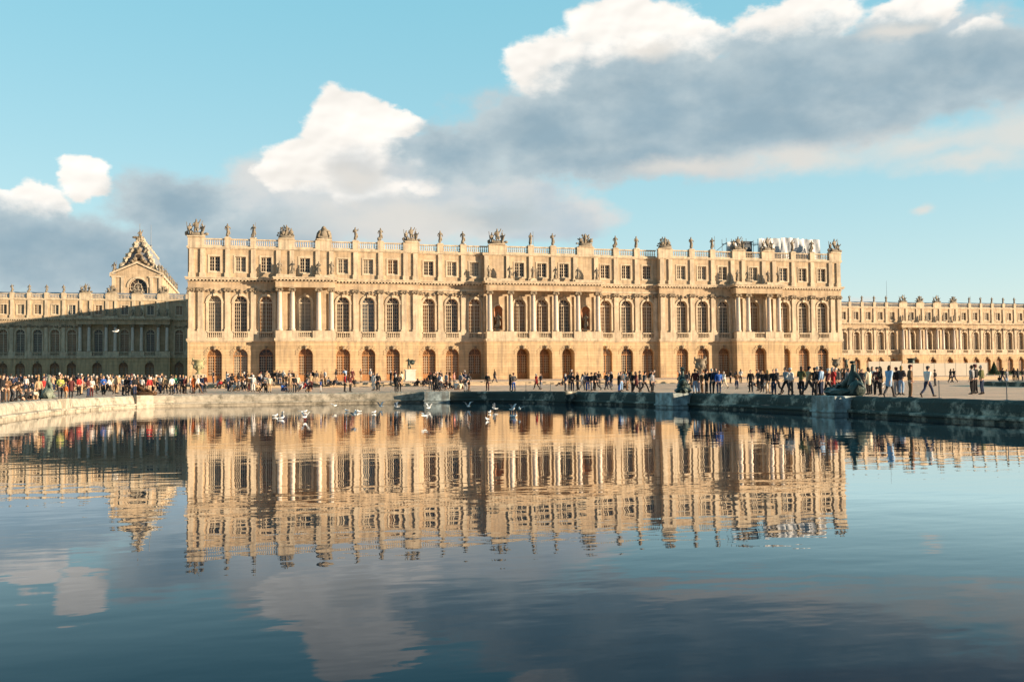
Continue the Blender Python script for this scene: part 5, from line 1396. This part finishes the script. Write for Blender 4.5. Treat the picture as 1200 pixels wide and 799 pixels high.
warp=nz(.22,5,.6); wv=N.new('ShaderNodeVectorMath'); wv.operation='SUBTRACT'; Lk.new(warp.outputs['Color'],wv.inputs[0]); wv.inputs[1].default_value=(.5,.5,.5)
ws=N.new('ShaderNodeVectorMath'); ws.operation='MULTIPLY'; Lk.new(wv.outputs[0],ws.inputs[0]); ws.inputs[1].default_value=(3.2,2.2,0)
wp=N.new('ShaderNodeVectorMath'); wp.operation='ADD'; Lk.new(cb.outputs[0],wp.inputs[0]); Lk.new(ws.outputs[0],wp.inputs[1])
def layer(bl,off=(0,0)):
    prev=None
    for (a,e,ra,re) in bl:
        s=N.new('ShaderNodeVectorMath'); s.operation='SUBTRACT'; Lk.new(wp.outputs[0],s.inputs[0]); s.inputs[1].default_value=(a-off[0],e-off[1],0)
        d=N.new('ShaderNodeVectorMath'); d.operation='MULTIPLY'; Lk.new(s.outputs[0],d.inputs[0]); d.inputs[1].default_value=(1/ra,1/re,0)
        l=N.new('ShaderNodeVectorMath'); l.operation='LENGTH'; Lk.new(d.outputs[0],l.inputs[0])
        v=m2('SUBTRACT',1,l.outputs['Value'])
        prev=v if prev is None else m2('SMOOTH_MAX',prev,v,.25)
    return prev
def sstep(v,a,b):
    r=N.new('ShaderNodeMapRange'); r.interpolation_type='SMOOTHSTEP'; r.inputs['From Min'].default_value=a; r.inputs['From Max'].default_value=b; Lk.new(v,r.inputs['Value']); return r.outputs[0]
n1=nz(.30,8,.56,(3,1,0)).outputs['Fac']; n2=nz(.30,6,.52,(3.25,.7,0)).outputs['Fac']; n3=nz(.16,5,.55,(9,2,0)).outputs['Fac']
dn=m2('SUBTRACT',n1,.5)
def lay(bl,amp,a,b): return sstep(m2('ADD',layer(bl),m2('MULTIPLY',dn,amp)),a,b)
dW=m2('ADD',layer(BLOBS['white']),m2('MULTIPLY',dn,.9)); mW=sstep(dW,-.02,.20); dG=m2('ADD',layer(BLOBS['grey']),m2('MULTIPLY',dn,1.25)); mG=sstep(dG,-.08,.40); mC=m2('MULTIPLY',lay(BLOBS['cream'],1.0,-.1,.95),.8)
front=m2('GREATER_THAN',sp.outputs[1],0)
e1=nz(.13,3.5,.45,(5,1,0)).outputs['Fac']; e2=nz(.13,3.5,.45,(5.12,.72,0)).outputs['Fac']
emb=m2('MULTIPLY',m2('SUBTRACT',e1,e2),3.0)
def rgb(c):
    r=N.new('ShaderNodeRGB'); r.outputs[0].default_value=(*c,1); return r.outputs[0]
def mix(f,a,b,bt='MIX'):
    m=N.new('ShaderNodeMix'); m.data_type='RGBA'; m.blend_type=bt
    if isinstance(f,(int,float)): m.inputs['Factor'].default_value=f
    else: Lk.new(f,m.inputs['Factor'])
    Lk.new(a,m.inputs[6]); Lk.new(b,m.inputs[7]); return m.outputs[2]
def scl(c,k):
    v=N.new('ShaderNodeVectorMath'); v.operation='SCALE'; Lk.new(c,v.inputs[0])
    if isinstance(k,(int,float)): v.inputs['Scale'].default_value=k
    else: Lk.new(k,v.inputs['Scale'])
    return v.outputs[0]
skyc=mix(1.0,sky.outputs[0],rgb(SKY_TINT),'MULTIPLY')
skyc=scl(skyc,SKY_K)
# thin bright haze towards the horizon of the clear sky
hz=m2('POWER',2.718,m2('MULTIPLY',m2('MAXIMUM',eld,0),-1/HZ_H))
hazec=mix(hz,rgb(HZ_TOP),rgb(HZ_LOW))
skyc=mix(HZ_MIX,skyc,hazec)
# unseen half of the sky behind the camera, darkened to cut fill light
rear=sstep(m2('MULTIPLY',sp.outputs[1],-1),-.15,.35)
skyc=mix(rear,skyc,scl(rgb(REAR),m2('ADD',.6,n3)))
litf=m2('ADD',.92,emb)
dU=m2('ADD',m2('ADD',layer(BLOBS['white'],(-.8,2.6)),m2('MULTIPLY',dn,.7)),m2('MULTIPLY',emb,-.35))
und=sstep(dU,.15,.7)
mW=m2('MULTIPLY',mW,m2('SUBTRACT',1,m2('MULTIPLY',und,m2('SUBTRACT',1,sstep(dW,.0,.75)))))
cw=scl(mix(sstep(dU,.0,.8),rgb(CW),rgb(CW2)),m2('MAXIMUM',m2('MINIMUM',litf,1.05),.72)); 
cg=mix(m2('ADD',m2('MULTIPLY',sstep(dG,.9,.05),.75),m2('MULTIPLY',sstep(n3,.38,.66),.45),None,True),rgb(CG1),rgb(CG2)); cg=scl(cg,m2('ADD',1.0,m2('MULTIPLY',emb,.25)))
cc=rgb(CC)
bnd=m2('MULTIPLY',front,1)
col=mix(m2('MULTIPLY',m2('MULTIPLY',lay(BLOBS['mist'],1.0,-.18,.32),.97),bnd),skyc,mix(sstep(n3,.35,.65),rgb(MI1),rgb(MI2)))
col=mix(m2('MULTIPLY',mW,bnd),col,cw)
col=mix(m2('MULTIPLY',mG,bnd),col,cg)
col=mix(m2('MULTIPLY',mC,bnd),col,cc)
Lk.new(col,bg.inputs['Color']); bg.inputs['Strength'].default_value=SKY_S
# ------------------------------------------------------------------ camera
f_,pit,roll,yaw=1150.,.0389,-.0100,.2546
F=Vector((math.sin(yaw)*math.cos(pit),math.cos(yaw)*math.cos(pit),math.sin(pit))); Rv=Vector((math.cos(yaw),-math.sin(yaw),0)); U=Rv.cross(F)
c,s=math.cos(roll),math.sin(roll)
Xc=Rv*c+U*s; Yc=U*c-Rv*s
# image right/down after roll
Xc=(Rv*c+(-U)*(-s)); 
Rot=Matrix((Xc,Xc.cross(F)*1.0,-F)).transposed()
cam=bpy.data.cameras.new('camera'); co=bpy.data.objects.new('camera',cam); C.objects.link(co)
cam.sensor_width=36; cam.lens=36*f_/1200; cam.clip_end=6000; cam.clip_start=.1
co.matrix_world=Matrix.Translation((-49.4,-168.7,1.2))@Rot.to_4x4()
scene.camera=co
scene.view_settings.view_transform='Standard'; scene.view_settings.look='None'; scene.view_settings.exposure=EXPO; scene.view_settings.gamma=1
scene.render.engine='CYCLES'
